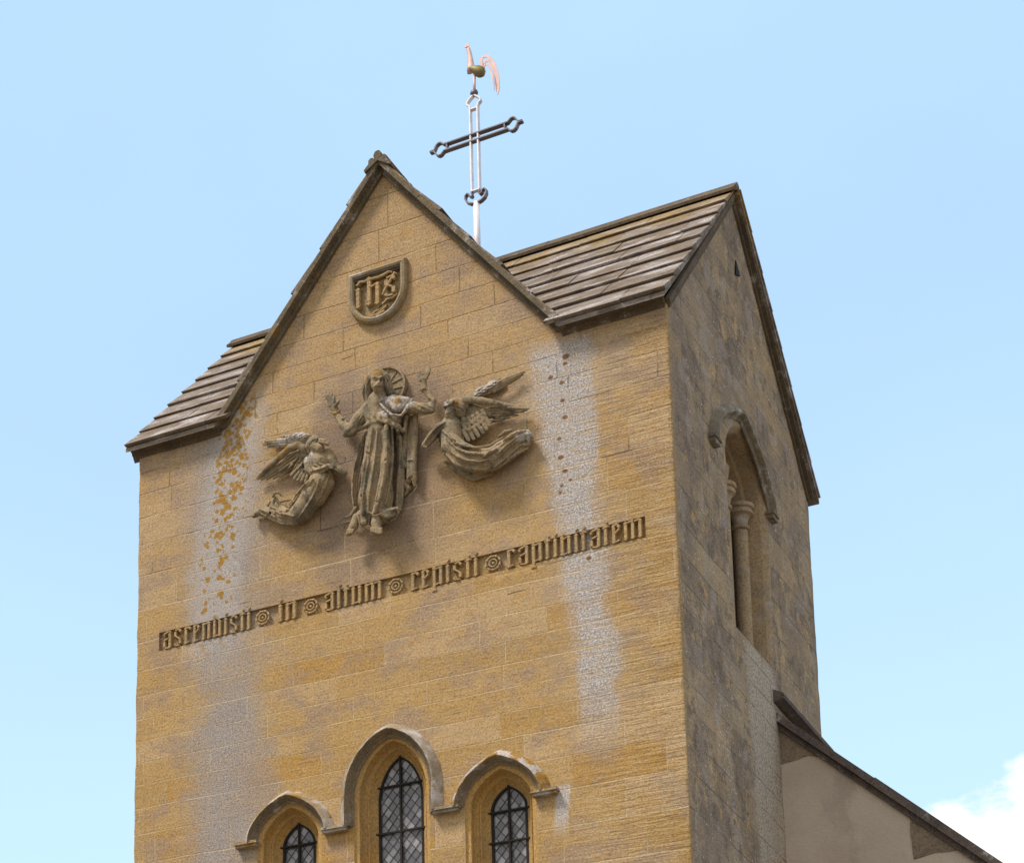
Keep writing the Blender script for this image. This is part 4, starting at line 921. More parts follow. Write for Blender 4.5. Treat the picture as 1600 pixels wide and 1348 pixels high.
  ('+',0.006,1.0,[(2.651,-0.054,14.41,0.0107),(2.644,-0.184,14.28,0.015),(2.603,-0.224,14.229,0.0107)]),
  ('+',0.006,1.0,[(2.817,-0.209,14.165,0.0107),(2.754,-0.204,14.115,0.015),(2.677,-0.209,14.073,0.0107)]),
  ('+',0.006,1.0,[(2.589,-0.054,14.392,0.0107),(2.607,-0.204,14.299,0.015),(2.56,-0.204,14.322,0.0107)]),
  ('+',0.006,1.0,[(2.862,-0.239,14.28,0.0107),(2.825,-0.244,14.217,0.015),(2.778,-0.219,14.154,0.0107)]),
  ('-',0.005,1,[(2.788,-0.268,14.249,0.0072),(2.718,-0.268,14.184,0.01),(2.642,-0.243,14.173,0.0072)]),
  ('-',0.005,1,[(2.645,-0.098,14.382,0.0072),(2.624,-0.203,14.286,0.01),(2.578,-0.218,14.274,0.0072)]),
  ('-',0.005,1,[(2.832,-0.258,14.209,0.0072),(2.75,-0.233,14.138,0.01),(2.685,-0.243,14.096,0.0072)]),
  ('+',0.03,1.0,[(3.247,-0.15,14.28,0.08),(3.387,-0.16,14.217,0.07),(3.504,-0.16,14.174,0.062),(3.575,-0.15,14.141,0.046)]),
  ('+',0.02,1.0,[(3.575,-0.15,14.15,0.05),(3.585,-0.13,14.243,0.046),(3.536,-0.13,14.363,0.042),(3.495,-0.13,14.419,0.043)]),
  ('+',0.006,1.0,[(3.456,-0.15,14.412,0.016),(3.517,-0.18,14.397,0.018),(3.554,-0.15,14.383,0.016)]),
  ('+',0.006,1.0,[(3.325,-0.054,14.387,0.01),(3.484,-0.229,14.174,0.014),(3.587,-0.179,14.098,0.01)]),
  ('+',0.006,1.0,[(3.405,-0.239,14.201,0.01),(3.479,-0.219,14.136,0.014),(3.545,-0.179,14.107,0.01)]),
  ('+',0.006,1.0,[(3.39,-0.054,14.372,0.01),(3.541,-0.164,14.24,0.014),(3.618,-0.184,14.147,0.01)]),
  ('+',0.006,1.0,[(3.511,-0.169,14.355,0.01),(3.573,-0.179,14.267,0.014),(3.619,-0.174,14.178,0.01)]),
  ('+',0.006,1.0,[(3.386,-0.199,14.147,0.01),(3.452,-0.159,14.12,0.014),(3.555,-0.164,14.097,0.01)]),
  ('-',0.005,1,[(3.409,-0.228,14.245,0.0072),(3.492,-0.228,14.151,0.01),(3.57,-0.198,14.111,0.0072)]),
  ('-',0.005,1,[(3.44,-0.203,14.26,0.0072),(3.546,-0.218,14.182,0.01),(3.608,-0.188,14.131,0.0072)]),
  ('-',0.005,1,[(3.452,-0.053,14.389,0.0072),(3.574,-0.183,14.23,0.0072)]),
  ('-',0.005,1,[(3.397,-0.223,14.167,0.0072),(3.467,-0.193,14.122,0.0072)]),
 ],
 'cloak': [
  ('+',0.025,1.0,[(3.057,-0.18,14.419,0.045),(3.151,-0.22,14.319,0.05),(3.231,-0.23,14.23,0.052),(3.303,-0.2,14.24,0.055)]),
  ('+',0.03,1.0,[(3.169,-0.2,14.368,0.05),(3.262,-0.22,14.304,0.055),(3.338,-0.2,14.291,0.05)]),
  ('+',0.008,1.0,[(3.014,-0.23,14.385,0.016),(3.1,-0.26,14.254,0.018),(3.189,-0.27,14.144,0.02),(3.288,-0.245,14.119,0.02),(3.336,-0.23,14.182,0.026),(3.392,-0.2,14.298,0.018)]),
  ('+',0.01,1.0,[(2.998,-0.22,14.391,0.018),(2.893,-0.2,14.386,0.02),(2.824,-0.21,14.296,0.022),(2.791,-0.19,14.199,0.022),(2.765,-0.16,14.133,0.02)]),
  ('+',0.01,1.0,[(3.165,-0.2,14.105,0.022),(3.223,-0.18,14.028,0.026),(3.273,-0.14,13.994,0.022),(3.301,-0.14,14.147,0.028)]),
  ('+',0.005,1.0,[(3.132,-0.272,14.326,0.0072),(3.216,-0.272,14.197,0.01),(3.293,-0.257,14.146,0.0072)]),
  ('+',0.005,1.0,[(3.175,-0.272,14.328,0.0072),(3.267,-0.272,14.217,0.01),(3.328,-0.257,14.171,0.0072)]),
  ('+',0.005,1.0,[(3.273,-0.282,14.298,0.0072),(3.326,-0.252,14.235,0.0072)]),
  ('-',0.004,1,[(3.106,-0.252,14.309,0.0043),(3.188,-0.247,14.196,0.006),(3.281,-0.267,14.128,0.0043)]),
  ('-',0.004,1,[(3.219,-0.277,14.281,0.0043),(3.286,-0.277,14.209,0.0043)]),
  ('+',0.02,1.0,[(3.261,-0.05,14.218,0.042),(3.236,-0.04,13.914,0.046),(3.223,-0.04,13.638,0.042)]),
  ('+',0.01,1.0,[(3.38,-0.09,14.164,0.034),(3.368,-0.09,13.889,0.036),(3.346,-0.08,13.656,0.04),(3.345,-0.07,13.452,0.036),(3.35,-0.06,13.386,0.026)]),
  ('+',0.015,1.0,[(3.321,-0.06,14.16,0.038),(3.302,-0.06,13.781,0.042),(3.279,-0.05,13.462,0.036)]),
  ('+',0.006,1.0,[(3.28,-0.09,13.678,0.013),(3.344,-0.12,13.656,0.015),(3.375,-0.1,13.608,0.015)]),
  ('+',0.006,1.0,[(3.259,-0.07,13.467,0.013),(3.302,-0.1,13.485,0.014),(3.339,-0.115,13.489,0.014),(3.368,-0.1,13.416,0.013),(3.375,-0.08,13.353,0.013),(3.329,-0.06,13.314,0.012),(3.218,-0.04,13.278,0.012)]),
  ('+',0.02,1.0,[(3.216,-0.03,13.47,0.035),(3.266,-0.03,13.387,0.03),(3.218,-0.02,13.327,0.02)]),
  ('-',0.005,1,[(3.364,-0.123,14.119,0.0064),(3.36,-0.123,13.969,0.0087),(3.356,-0.123,13.819,0.0087),(3.354,-0.128,13.666,0.0064)]),
  ('-',0.005,1,[(3.303,-0.098,14.078,0.0064),(3.299,-0.098,13.951,0.0087),(3.297,-0.103,13.821,0.0087),(3.291,-0.098,13.698,0.0064)]),
  ('-',0.005,1,[(3.342,-0.118,13.614,0.0064),(3.341,-0.128,13.497,0.0064)]),
 ],
 'left_body': [
  ('+',0.03,1.0,[(2.279,-0.19,14.074,0.074),(2.341,-0.21,14.016,0.056)]),
  ('+',0.008,1.0,[(2.384,-0.251,13.999,0.0107),(2.384,-0.221,13.977,0.0107)]),
  ('+',0.006,1.0,[(2.359,-0.264,14,0.0072),(2.386,-0.264,13.999,0.0072)]),
  ('+',0.006,1.0,[(2.389,-0.244,14.013,0.0072),(2.398,-0.209,14.021,0.0072)]),
  ('-',0.005,1,[(2.371,-0.255,13.986,0.013),(2.371,-0.255,13.986,0.013)]),
  ('-',0.005,1,[(2.396,-0.22,14.003,0.013),(2.396,-0.22,14.003,0.013)]),
  ('-',0.004,1,[(2.355,-0.213,13.961,0.0057),(2.307,-0.053,14.051,0.0057)]),
  ('+',0.03,1.0,[(2.291,-0.15,14.02,0.048),(2.281,-0.13,13.968,0.056)]),
  ('+',0.04,1.0,[(2.249,-0.13,13.935,0.105),(2.317,-0.14,13.89,0.1),(2.328,-0.12,13.791,0.095)]),
  ('+',0.02,1.0,[(2.174,-0.15,13.946,0.055),(2.209,-0.19,13.824,0.055),(2.281,-0.22,13.754,0.05)]),
  ('+',0.015,1.0,[(2.282,-0.22,13.759,0.05),(2.37,-0.23,13.751,0.045),(2.444,-0.21,13.782,0.04)]),
  ('+',0.01,1.0,[(2.439,-0.22,13.779,0.025),(2.481,-0.21,13.767,0.018)]),
  ('+',0.004,1.0,[(2.456,-0.235,13.788,0.013),(2.494,-0.23,13.774,0.011)]),
  ('+',0.004,1.0,[(2.461,-0.235,13.775,0.013),(2.497,-0.23,13.761,0.011)]),
  ('+',0.004,1.0,[(2.465,-0.235,13.761,0.013),(2.5,-0.23,13.747,0.011)]),
  ('+',0.004,1.0,[(2.469,-0.235,13.747,0.013),(2.503,-0.23,13.734,0.011)]),
  ('+',0.02,1.0,[(2.407,-0.14,13.982,0.055),(2.453,-0.15,13.89,0.052),(2.484,-0.14,13.802,0.05)]),
  ('+',0.015,1.0,[(2.479,-0.14,13.804,0.05),(2.531,-0.13,13.752,0.046),(2.578,-0.11,13.716,0.036)]),
  ('+',0.006,1.0,[(2.195,-0.224,13.939,0.01),(2.231,-0.244,13.846,0.014),(2.287,-0.274,13.765,0.01)]),
  ('+',0.006,1.0,[(2.262,-0.244,13.911,0.01),(2.289,-0.234,13.835,0.014),(2.381,-0.274,13.77,0.01)]),
  ('+',0.006,1.0,[(2.253,-0.269,13.755,0.01),(2.304,-0.244,13.711,0.014),(2.392,-0.254,13.714,0.01)]),
  ('+',0.006,1.0,[(2.328,-0.249,13.891,0.01),(2.352,-0.234,13.828,0.014),(2.445,-0.254,13.778,0.01)]),
  ('+',0.006,1.0,[(2.45,-0.199,13.932,0.01),(2.489,-0.194,13.84,0.014),(2.515,-0.184,13.764,0.01)]),
  ('+',0.006,1.0,[(2.502,-0.179,13.748,0.01),(2.552,-0.154,13.704,0.01)]),
  ('+',0.006,1.0,[(2.297,-0.274,13.751,0.01),(2.373,-0.279,13.744,0.014),(2.434,-0.254,13.765,0.01)]),
  ('-',0.005,1,[(2.231,-0.233,13.914,0.0072),(2.257,-0.238,13.831,0.01),(2.325,-0.288,13.75,0.0072)]),
  ('-',0.005,1,[(2.296,-0.248,13.89,0.0072),(2.329,-0.263,13.811,0.0072)]),
  ('-',0.005,1,[(2.279,-0.268,13.733,0.0072),(2.347,-0.268,13.722,0.01),(2.415,-0.258,13.737,0.0072)]),
  ('-',0.005,1,[(2.478,-0.203,13.902,0.0072),(2.504,-0.203,13.811,0.0072)]),
  ('-',0.005,1,[(2.372,-0.233,13.886,0.0072),(2.415,-0.258,13.8,0.0072)]),
 ],
 'left_hair': [
  ('+',0.03,1.0,[(2.232,-0.18,14.118,0.066),(2.279,-0.19,14.127,0.068),(2.337,-0.2,14.101,0.05)]),
  ('+',0.03,1.0,[(2.211,-0.17,14.086,0.056),(2.206,-0.16,14.052,0.042)]),
  ('+',0.015,1.0,[(2.341,-0.21,14.103,0.034),(2.403,-0.23,14.072,0.034),(2.448,-0.24,14.024,0.022)]),
  ('+',0.005,1.0,[(2.283,-0.263,14.124,0.01),(2.239,-0.248,14.085,0.014),(2.209,-0.203,14.04,0.01)]),
  ('-',0.004,1,[(2.296,-0.263,14.114,0.005),(2.251,-0.248,14.075,0.007),(2.219,-0.198,14.033,0.005)]),
  ('+',0.005,1.0,[(2.307,-0.258,14.13,0.01),(2.27,-0.248,14.087,0.014),(2.236,-0.193,14.037,0.01)]),
  ('-',0.004,1,[(2.32,-0.258,14.12,0.005),(2.283,-0.248,14.077,0.007),(2.241,-0.178,14.036,0.005)]),
  ('+',0.005,1.0,[(2.331,-0.253,14.126,0.01),(2.297,-0.248,14.079,0.014),(2.275,-0.203,14.053,0.01)]),
  ('-',0.004,1,[(2.341,-0.248,14.119,0.005),(2.309,-0.248,14.07,0.007),(2.28,-0.188,14.052,0.005)]),
  ('+',0.005,1.0,[(2.362,-0.253,14.099,0.01),(2.419,-0.263,14.068,0.014),(2.456,-0.263,14.023,0.01)]),
  ('-',0.004,1,[(2.382,-0.268,14.08,0.005),(2.437,-0.273,14.052,0.007),(2.463,-0.253,14.019,0.005)]),
  ('+',0.005,1.0,[(2.349,-0.248,14.08,0.01),(2.409,-0.263,14.043,0.014),(2.448,-0.258,14.009,0.01)]),
  ('-',0.004,1,[(2.369,-0.263,14.062,0.005),(2.426,-0.273,14.027,0.007),(2.456,-0.248,14.005,0.005)]),
 ],
 'left_robe': [
  ('+',0.04,1.0,[(2.316,-0.14,13.764,0.1),(2.31,-0.15,13.656,0.12),(2.21,-0.14,13.519,0.122),(2.115,-0.12,13.416,0.118),(2.025,-0.11,13.354,0.095)]),
  ('+',0.04,1.0,[(2.025,-0.11,13.354,0.09),(1.892,-0.1,13.388,0.088),(1.732,-0.08,13.491,0.075),(1.597,-0.07,13.541,0.048),(1.5,-0.05,13.564,0.03)]),
  ('+',0.03,1.0,[(2.396,-0.11,13.766,0.055),(2.394,-0.13,13.621,0.068),(2.295,-0.1,13.482,0.055)]),
  ('+',0.008,1.0,[(2.291,-0.283,13.644,0.0157),(2.186,-0.263,13.577,0.0203),(2.108,-0.233,13.527,0.022),(1.957,-0.058,13.558,0.0203),(1.939,-0.193,13.42,0.0157)]),
  ('+',0.008,1.0,[(2.225,-0.256,13.653,0.0172),(2.187,-0.286,13.587,0.0221),(2.02,-0.056,13.669,0.024),(1.956,-0.056,13.601,0.0221),(1.949,-0.171,13.469,0.0172)]),
  ('+',0.008,1.0,[(2.439,-0.178,13.714,0.0157),(2.426,-0.218,13.616,0.0203),(2.387,-0.203,13.549,0.022),(2.332,-0.198,13.477,0.0203),(2.275,-0.188,13.408,0.0157)]),
  ('+',0.008,1.0,[(2.364,-0.273,13.639,0.0143),(2.336,-0.263,13.578,0.0173),(2.307,-0.253,13.517,0.0193),(2.252,-0.248,13.445,0.02),(2.192,-0.233,13.379,0.0193),(2.145,-0.223,13.333,0.0173),(2.087,-0.193,13.297,0.0143)]),
  ('+',0.008,1.0,[(2.04,-0.141,13.253,0.0129),(1.955,-0.141,13.275,0.016),(1.87,-0.141,13.297,0.0178),(1.783,-0.116,13.362,0.0178),(1.707,-0.116,13.413,0.016),(1.602,-0.121,13.496,0.0129)]),
  ('+',0.008,1.0,[(2.034,-0.213,13.313,0.0143),(1.891,-0.203,13.386,0.02),(1.769,-0.173,13.473,0.0143)]),
  ('+',0.008,1.0,[(1.958,-0.189,13.417,0.0172),(1.805,-0.054,13.557,0.0232),(1.751,-0.054,13.646,0.0232),(1.724,-0.054,13.696,0.0172)]),
  ('+',0.008,1.0,[(1.934,-0.226,13.354,0.0143),(1.845,-0.176,13.452,0.02),(1.728,-0.156,13.533,0.0143)]),
  ('+',0.008,1.0,[(1.781,-0.156,13.392,0.0129),(1.682,-0.151,13.484,0.018),(1.583,-0.126,13.553,0.0129)]),
  ('+',0.008,1.0,[(1.674,-0.136,13.455,0.0157),(1.635,-0.056,13.601,0.022),(1.677,-0.056,13.643,0.0157)]),
  ('+',0.008,1.0,[(1.784,-0.171,13.428,0.0143),(1.709,-0.056,13.613,0.02),(1.743,-0.076,13.67,0.0143)]),
  ('+',0.008,1.0,[(2.407,-0.241,13.674,0.0107),(2.396,-0.241,13.603,0.0138),(2.38,-0.231,13.539,0.015),(2.328,-0.221,13.473,0.0138),(2.273,-0.206,13.411,0.0107)]),
  ('+',0.008,1.0,[(1.711,-0.07,13.692,0.016),(1.743,-0.08,13.717,0.016),(1.786,-0.08,13.71,0.014),(1.813,-0.07,13.676,0.014)]),
  ('+',0.008,1.0,[(1.803,-0.05,13.613,0.014),(1.889,-0.05,13.609,0.014),(1.948,-0.04,13.608,0.01)]),
  ('-',0.005,1,[(2.275,-0.298,13.629,0.0107),(2.221,-0.288,13.592,0.0138),(2.165,-0.273,13.557,0.015),(2.076,-0.223,13.516,0.0138),(1.968,-0.133,13.496,0.0107)]),
  ('-',0.005,1,[(2.413,-0.233,13.634,0.0086),(2.388,-0.248,13.539,0.0116),(2.344,-0.223,13.468,0.0116),(2.24,-0.193,13.394,0.0086)]),
  ('-',0.005,1,[(2.343,-0.283,13.599,0.0079),(2.289,-0.258,13.536,0.0101),(2.251,-0.268,13.452,0.011),(2.191,-0.253,13.391,0.0101),(2.131,-0.238,13.33,0.0079)]),
  ('-',0.005,1,[(2.209,-0.288,13.601,0.0086),(2.146,-0.268,13.564,0.0111),(1.997,-0.073,13.626,0.012),(1.968,-0.123,13.543,0.0111),(1.945,-0.183,13.454,0.0086)]),
  ('-',0.005,1,[(1.998,-0.183,13.283,0.0086),(1.918,-0.173,13.318,0.0116),(1.846,-0.178,13.345,0.0116),(1.712,-0.168,13.448,0.0086)]),
  ('-',0.005,1,[(1.939,-0.193,13.399,0.0086),(1.853,-0.213,13.413,0.012),(1.734,-0.168,13.495,0.0086)]),
  ('-',0.005,1,[(1.867,-0.198,13.447,0.0086),(1.751,-0.053,13.593,0.0086)]),
  ('-',0.005,1,[(1.731,-0.163,13.434,0.0079),(1.673,-0.048,13.616,0.0079)]),
 ],
 'left_foot': [
  ('+',0.02,1.0,[(1.559,-0.08,13.541,0.038),(1.51,-0.07,13.537,0.034),(1.478,-0.06,13.528,0.024)]),
  ('+',0.004,1.0,[(1.517,-0.105,13.527,0.013),(1.491,-0.1,13.524,0.01)]),
  ('+',0.004,1.0,[(1.513,-0.105,13.519,0.013),(1.488,-0.1,13.516,0.01)]),
  ('+',0.004,1.0,[(1.509,-0.105,13.51,0.013),(1.484,-0.1,13.508,0.01)]),
  ('+',0.004,1.0,[(1.504,-0.105,13.502,0.013),(1.481,-0.1,13.501,0.01)]),
 ],
 'left_wing_far': [
  ('+',0.03,0.5,[(2.174,-0.06,14.243,0.05),(2.041,-0.05,14.279,0.058),(1.866,-0.045,14.315,0.045),(1.701,-0.04,14.342,0.03)]),
  ('+',0.003,0.7,[(2.175,-0.095,14.269,0.021),(2.076,-0.095,14.322,0.022),(1.965,-0.07,14.367,0.01)]),
  ('+',0.003,0.7,[(2.175,-0.095,14.248,0.021),(1.991,-0.095,14.32,0.022),(1.792,-0.07,14.383,0.01)]),
  ('+',0.003,0.7,[(2.172,-0.09,14.229,0.021),(1.902,-0.09,14.307,0.022),(1.615,-0.065,14.376,0.01)]),
  ('+',0.003,0.7,[(2.167,-0.08,14.208,0.021),(1.882,-0.08,14.292,0.022),(1.58,-0.055,14.367,0.01)]),
  ('+',0.003,0.7,[(2.162,-0.07,14.182,0.021),(1.884,-0.07,14.267,0.022),(1.589,-0.045,14.344,0.01)]),
  ('+',0.003,0.7,[(2.157,-0.06,14.162,0.021),(1.903,-0.06,14.242,0.022),(1.633,-0.035,14.314,0.01)]),
  ('+',0.004,1.0,[(1.871,-0.054,14.39,0.0107),(1.854,-0.089,14.362,0.0107)]),
  ('+',0.004,1.0,[(1.891,-0.094,14.342,0.0107),(1.839,-0.059,14.357,0.0107)]),
  ('+',0.004,1.0,[(1.923,-0.099,14.346,0.0107),(1.891,-0.104,14.336,0.0107)]),
  ('+',0.004,1.0,[(1.921,-0.094,14.325,0.0107),(1.891,-0.104,14.313,0.0107)]),
  ('+',0.004,1.0,[(1.956,-0.104,14.343,0.0107),(1.924,-0.109,14.333,0.0107)]),
  ('+',0.004,1.0,[(1.956,-0.104,14.319,0.0107),(1.922,-0.104,14.313,0.0107)]),
  ('+',0.004,1.0,[(1.991,-0.114,14.32,0.0107),(1.957,-0.114,14.313,0.0107)]),
  ('+',0.004,1.0,[(1.986,-0.104,14.302,0.0107),(1.954,-0.109,14.293,0.0107)]),
  ('+',0.004,1.0,[(2.019,-0.109,14.323,0.0107),(1.989,-0.119,14.31,0.0107)]),
  ('+',0.004,1.0,[(2.019,-0.109,14.299,0.0107),(1.984,-0.109,14.293,0.0107)]),
  ('+',0.004,1.0,[(2.049,-0.109,14.306,0.0107),(2.019,-0.119,14.293,0.0107)]),
  ('+',0.004,1.0,[(2.048,-0.109,14.282,0.0107),(2.014,-0.109,14.276,0.0107)]),
  ('+',0.004,1.0,[(2.078,-0.109,14.306,0.0107),(2.049,-0.119,14.293,0.0107)]),
  ('+',0.004,1.0,[(2.078,-0.109,14.282,0.0107),(2.047,-0.114,14.273,0.0107)]),
  ('+',0.004,1.0,[(2.108,-0.109,14.289,0.0107),(2.079,-0.119,14.276,0.0107)]),
  ('+',0.004,1.0,[(2.108,-0.109,14.265,0.0107),(2.072,-0.104,14.262,0.0107)]),
  ('+',0.004,1.0,[(2.138,-0.109,14.289,0.0107),(2.109,-0.119,14.276,0.0107)]),
  ('+',0.004,1.0,[(2.138,-0.109,14.265,0.0107),(2.106,-0.114,14.256,0.0107)]),
  ('+',0.004,1.0,[(2.168,-0.109,14.272,0.0107),(2.139,-0.119,14.259,0.0107)]),
  ('+',0.004,1.0,[(2.168,-0.109,14.248,0.0107),(2.131,-0.104,14.245,0.0107)]),
 ],
 'left_wing_near': [
  ('+',0.015,0.9,[(2.138,-0.14,14.035,0.042),(2.131,-0.17,14.098,0.042),(2.073,-0.18,14.152,0.04),(1.972,-0.17,14.153,0.04),(1.849,-0.14,14.104,0.038),(1.704,-0.11,14.04,0.032),(1.58,-0.08,13.991,0.027),(1.526,-0.07,13.956,0.017)]),
  ('+',0.03,0.4,[(2.065,-0.1,14.084,0.07),(1.953,-0.09,14.056,0.075),(1.824,-0.07,14.014,0.05),(1.7,-0.06,13.988,0.035)]),
  ('+',0.03,0.4,[(2.081,-0.09,13.978,0.06),(2.033,-0.08,13.931,0.055)]),
  ('+',0.003,1.0,[(1.992,-0.126,14.092,0.0136),(1.919,-0.121,14.063,0.0164),(1.836,-0.096,14.045,0.0183),(1.759,-0.086,14.018,0.019),(1.683,-0.076,13.996,0.0183),(1.601,-0.056,13.979,0.0164),(1.537,-0.071,13.942,0.0136)]),
  ('-',0.003,1,[(1.993,-0.123,14.079,0.0043),(1.922,-0.123,14.046,0.0058),(1.841,-0.103,14.025,0.0058),(1.765,-0.093,13.999,0.0043)]),
  ('+',0.003,1.0,[(2.005,-0.126,14.057,0.0136),(1.937,-0.121,14.03,0.0164),(1.861,-0.101,14.012,0.0183),(1.79,-0.091,13.989,0.019),(1.716,-0.076,13.972,0.0183),(1.64,-0.056,13.958,0.0164),(1.573,-0.056,13.932,0.0136)]),
  ('-',0.003,1,[(2.006,-0.123,14.043,0.0043),(1.94,-0.123,14.014,0.0058),(1.867,-0.108,13.993,0.0058),(1.796,-0.098,13.969,0.0043)]),
  ('+',0.003,1.0,[(2.016,-0.121,14.024,0.0136),(1.925,-0.111,13.991,0.0175),(1.825,-0.086,13.967,0.019),(1.723,-0.056,13.952,0.0175),(1.635,-0.056,13.92,0.0136)]),
  ('-',0.003,1,[(2.017,-0.118,14.01,0.0043),(1.928,-0.113,13.975,0.006),(1.831,-0.093,13.948,0.0043)]),
  ('+',0.003,1.0,[(2.025,-0.106,13.999,0.0136),(1.95,-0.096,13.972,0.0175),(1.859,-0.056,13.963,0.019),(1.789,-0.056,13.937,0.0175),(1.718,-0.056,13.91,0.0136)]),
  ('-',0.003,1,[(2.025,-0.103,13.985,0.0043),(1.953,-0.098,13.955,0.006),(1.865,-0.063,13.943,0.0043)]),
  ('+',0.003,1.0,[(2.043,-0.111,13.963,0.0136),(1.905,-0.056,13.946,0.019),(1.793,-0.056,13.909,0.0136)]),
  ('-',0.003,1,[(2.044,-0.108,13.949,0.0043),(1.911,-0.063,13.926,0.0043)]),
  ('+',0.003,0.6,[(2.058,-0.13,13.923,0.024),(1.964,-0.125,13.853,0.021)]),
  ('+',0.003,0.6,[(2.088,-0.13,13.889,0.024),(2,-0.125,13.801,0.021)]),
  ('+',0.003,0.6,[(2.116,-0.13,13.86,0.024),(2.042,-0.125,13.774,0.021)]),
  ('+',0.003,0.6,[(2.143,-0.13,13.837,0.024),(2.085,-0.125,13.755,0.021)]),
  ('+',0.003,0.6,[(2.169,-0.13,13.808,0.024),(2.129,-0.125,13.732,0.021)]),
  ('+',0.003,1.0,[(1.996,-0.133,13.998,0.0136),(1.96,-0.118,13.98,0.0136)]),
  ('+',0.003,1.0,[(2.041,-0.118,13.992,0.0136),(2.006,-0.103,13.974,0.0136)]),
  ('+',0.003,1.0,[(2.095,-0.118,13.967,0.0136),(2.079,-0.143,13.926,0.0136)]),
  ('+',0.003,1.0,[(1.974,-0.133,13.966,0.0136),(1.934,-0.108,13.955,0.0136)]),
  ('+',0.003,1.0,[(2.022,-0.123,13.952,0.0136),(1.985,-0.103,13.937,0.0136)]),
  ('+',0.003,1.0,[(2.091,-0.153,13.913,0.0136),(2.058,-0.143,13.892,0.0136)]),
  ('+',0.003,1.0,[(2.097,-0.058,13.932,0.0136),(2.113,-0.148,13.854,0.0136)]),
  ('+',0.003,1.0,[(2.084,-0.118,14.017,0.0136),(2.056,-0.118,13.991,0.0136)]),
  ('+',0.003,1.0,[(2.036,-0.128,14.031,0.0136),(2.01,-0.133,14.002,0.0136)]),
 ],
 'right_body': [
  ('+',0.03,1.0,[(3.822,-0.18,14.054,0.08),(3.797,-0.2,14.007,0.055)]),
  ('+',0.008,1.0,[(3.804,-0.256,13.992,0.01),(3.768,-0.231,13.969,0.01)]),
  ('+',0.006,1.0,[(3.782,-0.254,14.003,0.0072),(3.807,-0.254,14.007,0.0072)]),
  ('+',0.006,1.0,[(3.815,-0.254,13.999,0.0072),(3.838,-0.234,13.983,0.0072)]),
  ('-',0.005,1,[(3.783,-0.255,13.983,0.012),(3.783,-0.255,13.983,0.012)]),
  ('-',0.005,1,[(3.819,-0.245,13.972,0.012),(3.819,-0.245,13.972,0.012)]),
  ('+',0.012,1.0,[(3.742,-0.195,13.966,0.02),(3.761,-0.19,13.952,0.028)]),
  ('+',0.03,1.0,[(3.822,-0.12,13.991,0.055),(3.826,-0.12,13.922,0.065)]),
  ('+',0.04,1.0,[(3.786,-0.13,13.884,0.11),(3.795,-0.13,13.768,0.11)]),
  ('+',0.02,1.0,[(3.754,-0.18,13.915,0.054),(3.681,-0.19,13.886,0.056),(3.595,-0.17,13.829,0.054),(3.504,-0.14,13.772,0.045)]),
  ('+',0.015,1.0,[(3.51,-0.14,13.776,0.04),(3.483,-0.13,13.765,0.027)]),
  ('+',0.006,1.0,[(3.757,-0.239,13.909,0.0107),(3.681,-0.254,13.873,0.0145),(3.58,-0.224,13.814,0.0145),(3.514,-0.189,13.764,0.0107)]),
  ('+',0.006,1.0,[(3.743,-0.234,13.859,0.0107),(3.634,-0.199,13.793,0.015),(3.547,-0.164,13.743,0.0107)]),
  ('+',0.006,1.0,[(3.753,-0.234,13.822,0.0107),(3.647,-0.164,13.794,0.0107)]),
  ('-',0.005,1,[(3.751,-0.238,13.883,0.0072),(3.658,-0.228,13.83,0.01),(3.558,-0.188,13.763,0.0072)]),
  ('-',0.005,1,[(3.74,-0.228,13.838,0.0072),(3.628,-0.173,13.778,0.0072)]),
  ('+',0.004,1.0,[(3.517,-0.17,13.747,0.012),(3.49,-0.165,13.738,0.01)]),
  ('+',0.004,1.0,[(3.527,-0.17,13.74,0.012),(3.5,-0.165,13.732,0.01)]),
  ('+',0.004,1.0,[(3.536,-0.17,13.734,0.012),(3.51,-0.165,13.726,0.01)]),
  ('+',0.004,1.0,[(3.546,-0.17,13.728,0.012),(3.52,-0.165,13.72,0.01)]),
 ],
 'right_hair': [
  ('+',0.03,1.0,[(3.794,-0.19,14.103,0.055),(3.849,-0.19,14.104,0.066),(3.893,-0.17,14.061,0.066),(3.906,-0.15,14.01,0.056)]),
  ('+',0.004,1.0,[(3.774,-0.239,14.117,0.022),(3.774,-0.239,14.117,0.022)]),
  ('+',0.004,1.0,[(3.803,-0.249,14.127,0.022),(3.803,-0.249,14.127,0.022)]),
  ('+',0.004,1.0,[(3.836,-0.264,14.101,0.022),(3.836,-0.264,14.101,0.022)]),
  ('+',0.004,1.0,[(3.756,-0.229,14.093,0.022),(3.756,-0.229,14.093,0.022)]),
  ('+',0.004,1.0,[(3.787,-0.244,14.091,0.022),(3.787,-0.244,14.091,0.022)]),
  ('+',0.004,1.0,[(3.817,-0.254,14.084,0.022),(3.817,-0.254,14.084,0.022)]),
  ('+',0.004,1.0,[(3.849,-0.264,14.084,0.022),(3.849,-0.264,14.084,0.022)]),
  ('+',0.004,1.0,[(3.869,-0.264,14.103,0.022),(3.869,-0.264,14.103,0.022)]),
  ('+',0.004,1.0,[(3.895,-0.249,14.091,0.022),(3.895,-0.249,14.091,0.022)]),
  ('+',0.005,1.0,[(3.799,-0.204,14.044,0.0115),(3.848,-0.194,14.006,0.016),(3.922,-0.204,13.985,0.0115)]),
  ('-',0.004,1,[(3.732,-0.053,14.118,0.0072),(3.845,-0.198,13.989,0.01),(3.915,-0.198,13.974,0.0072)]),
  ('+',0.005,1.0,[(3.846,-0.239,14.044,0.0115),(3.904,-0.224,14.01,0.016),(3.935,-0.184,13.974,0.0115)]),
  ('-',0.004,1,[(3.837,-0.228,14.036,0.0072),(3.901,-0.228,13.993,0.01),(3.928,-0.178,13.963,0.0072)]),
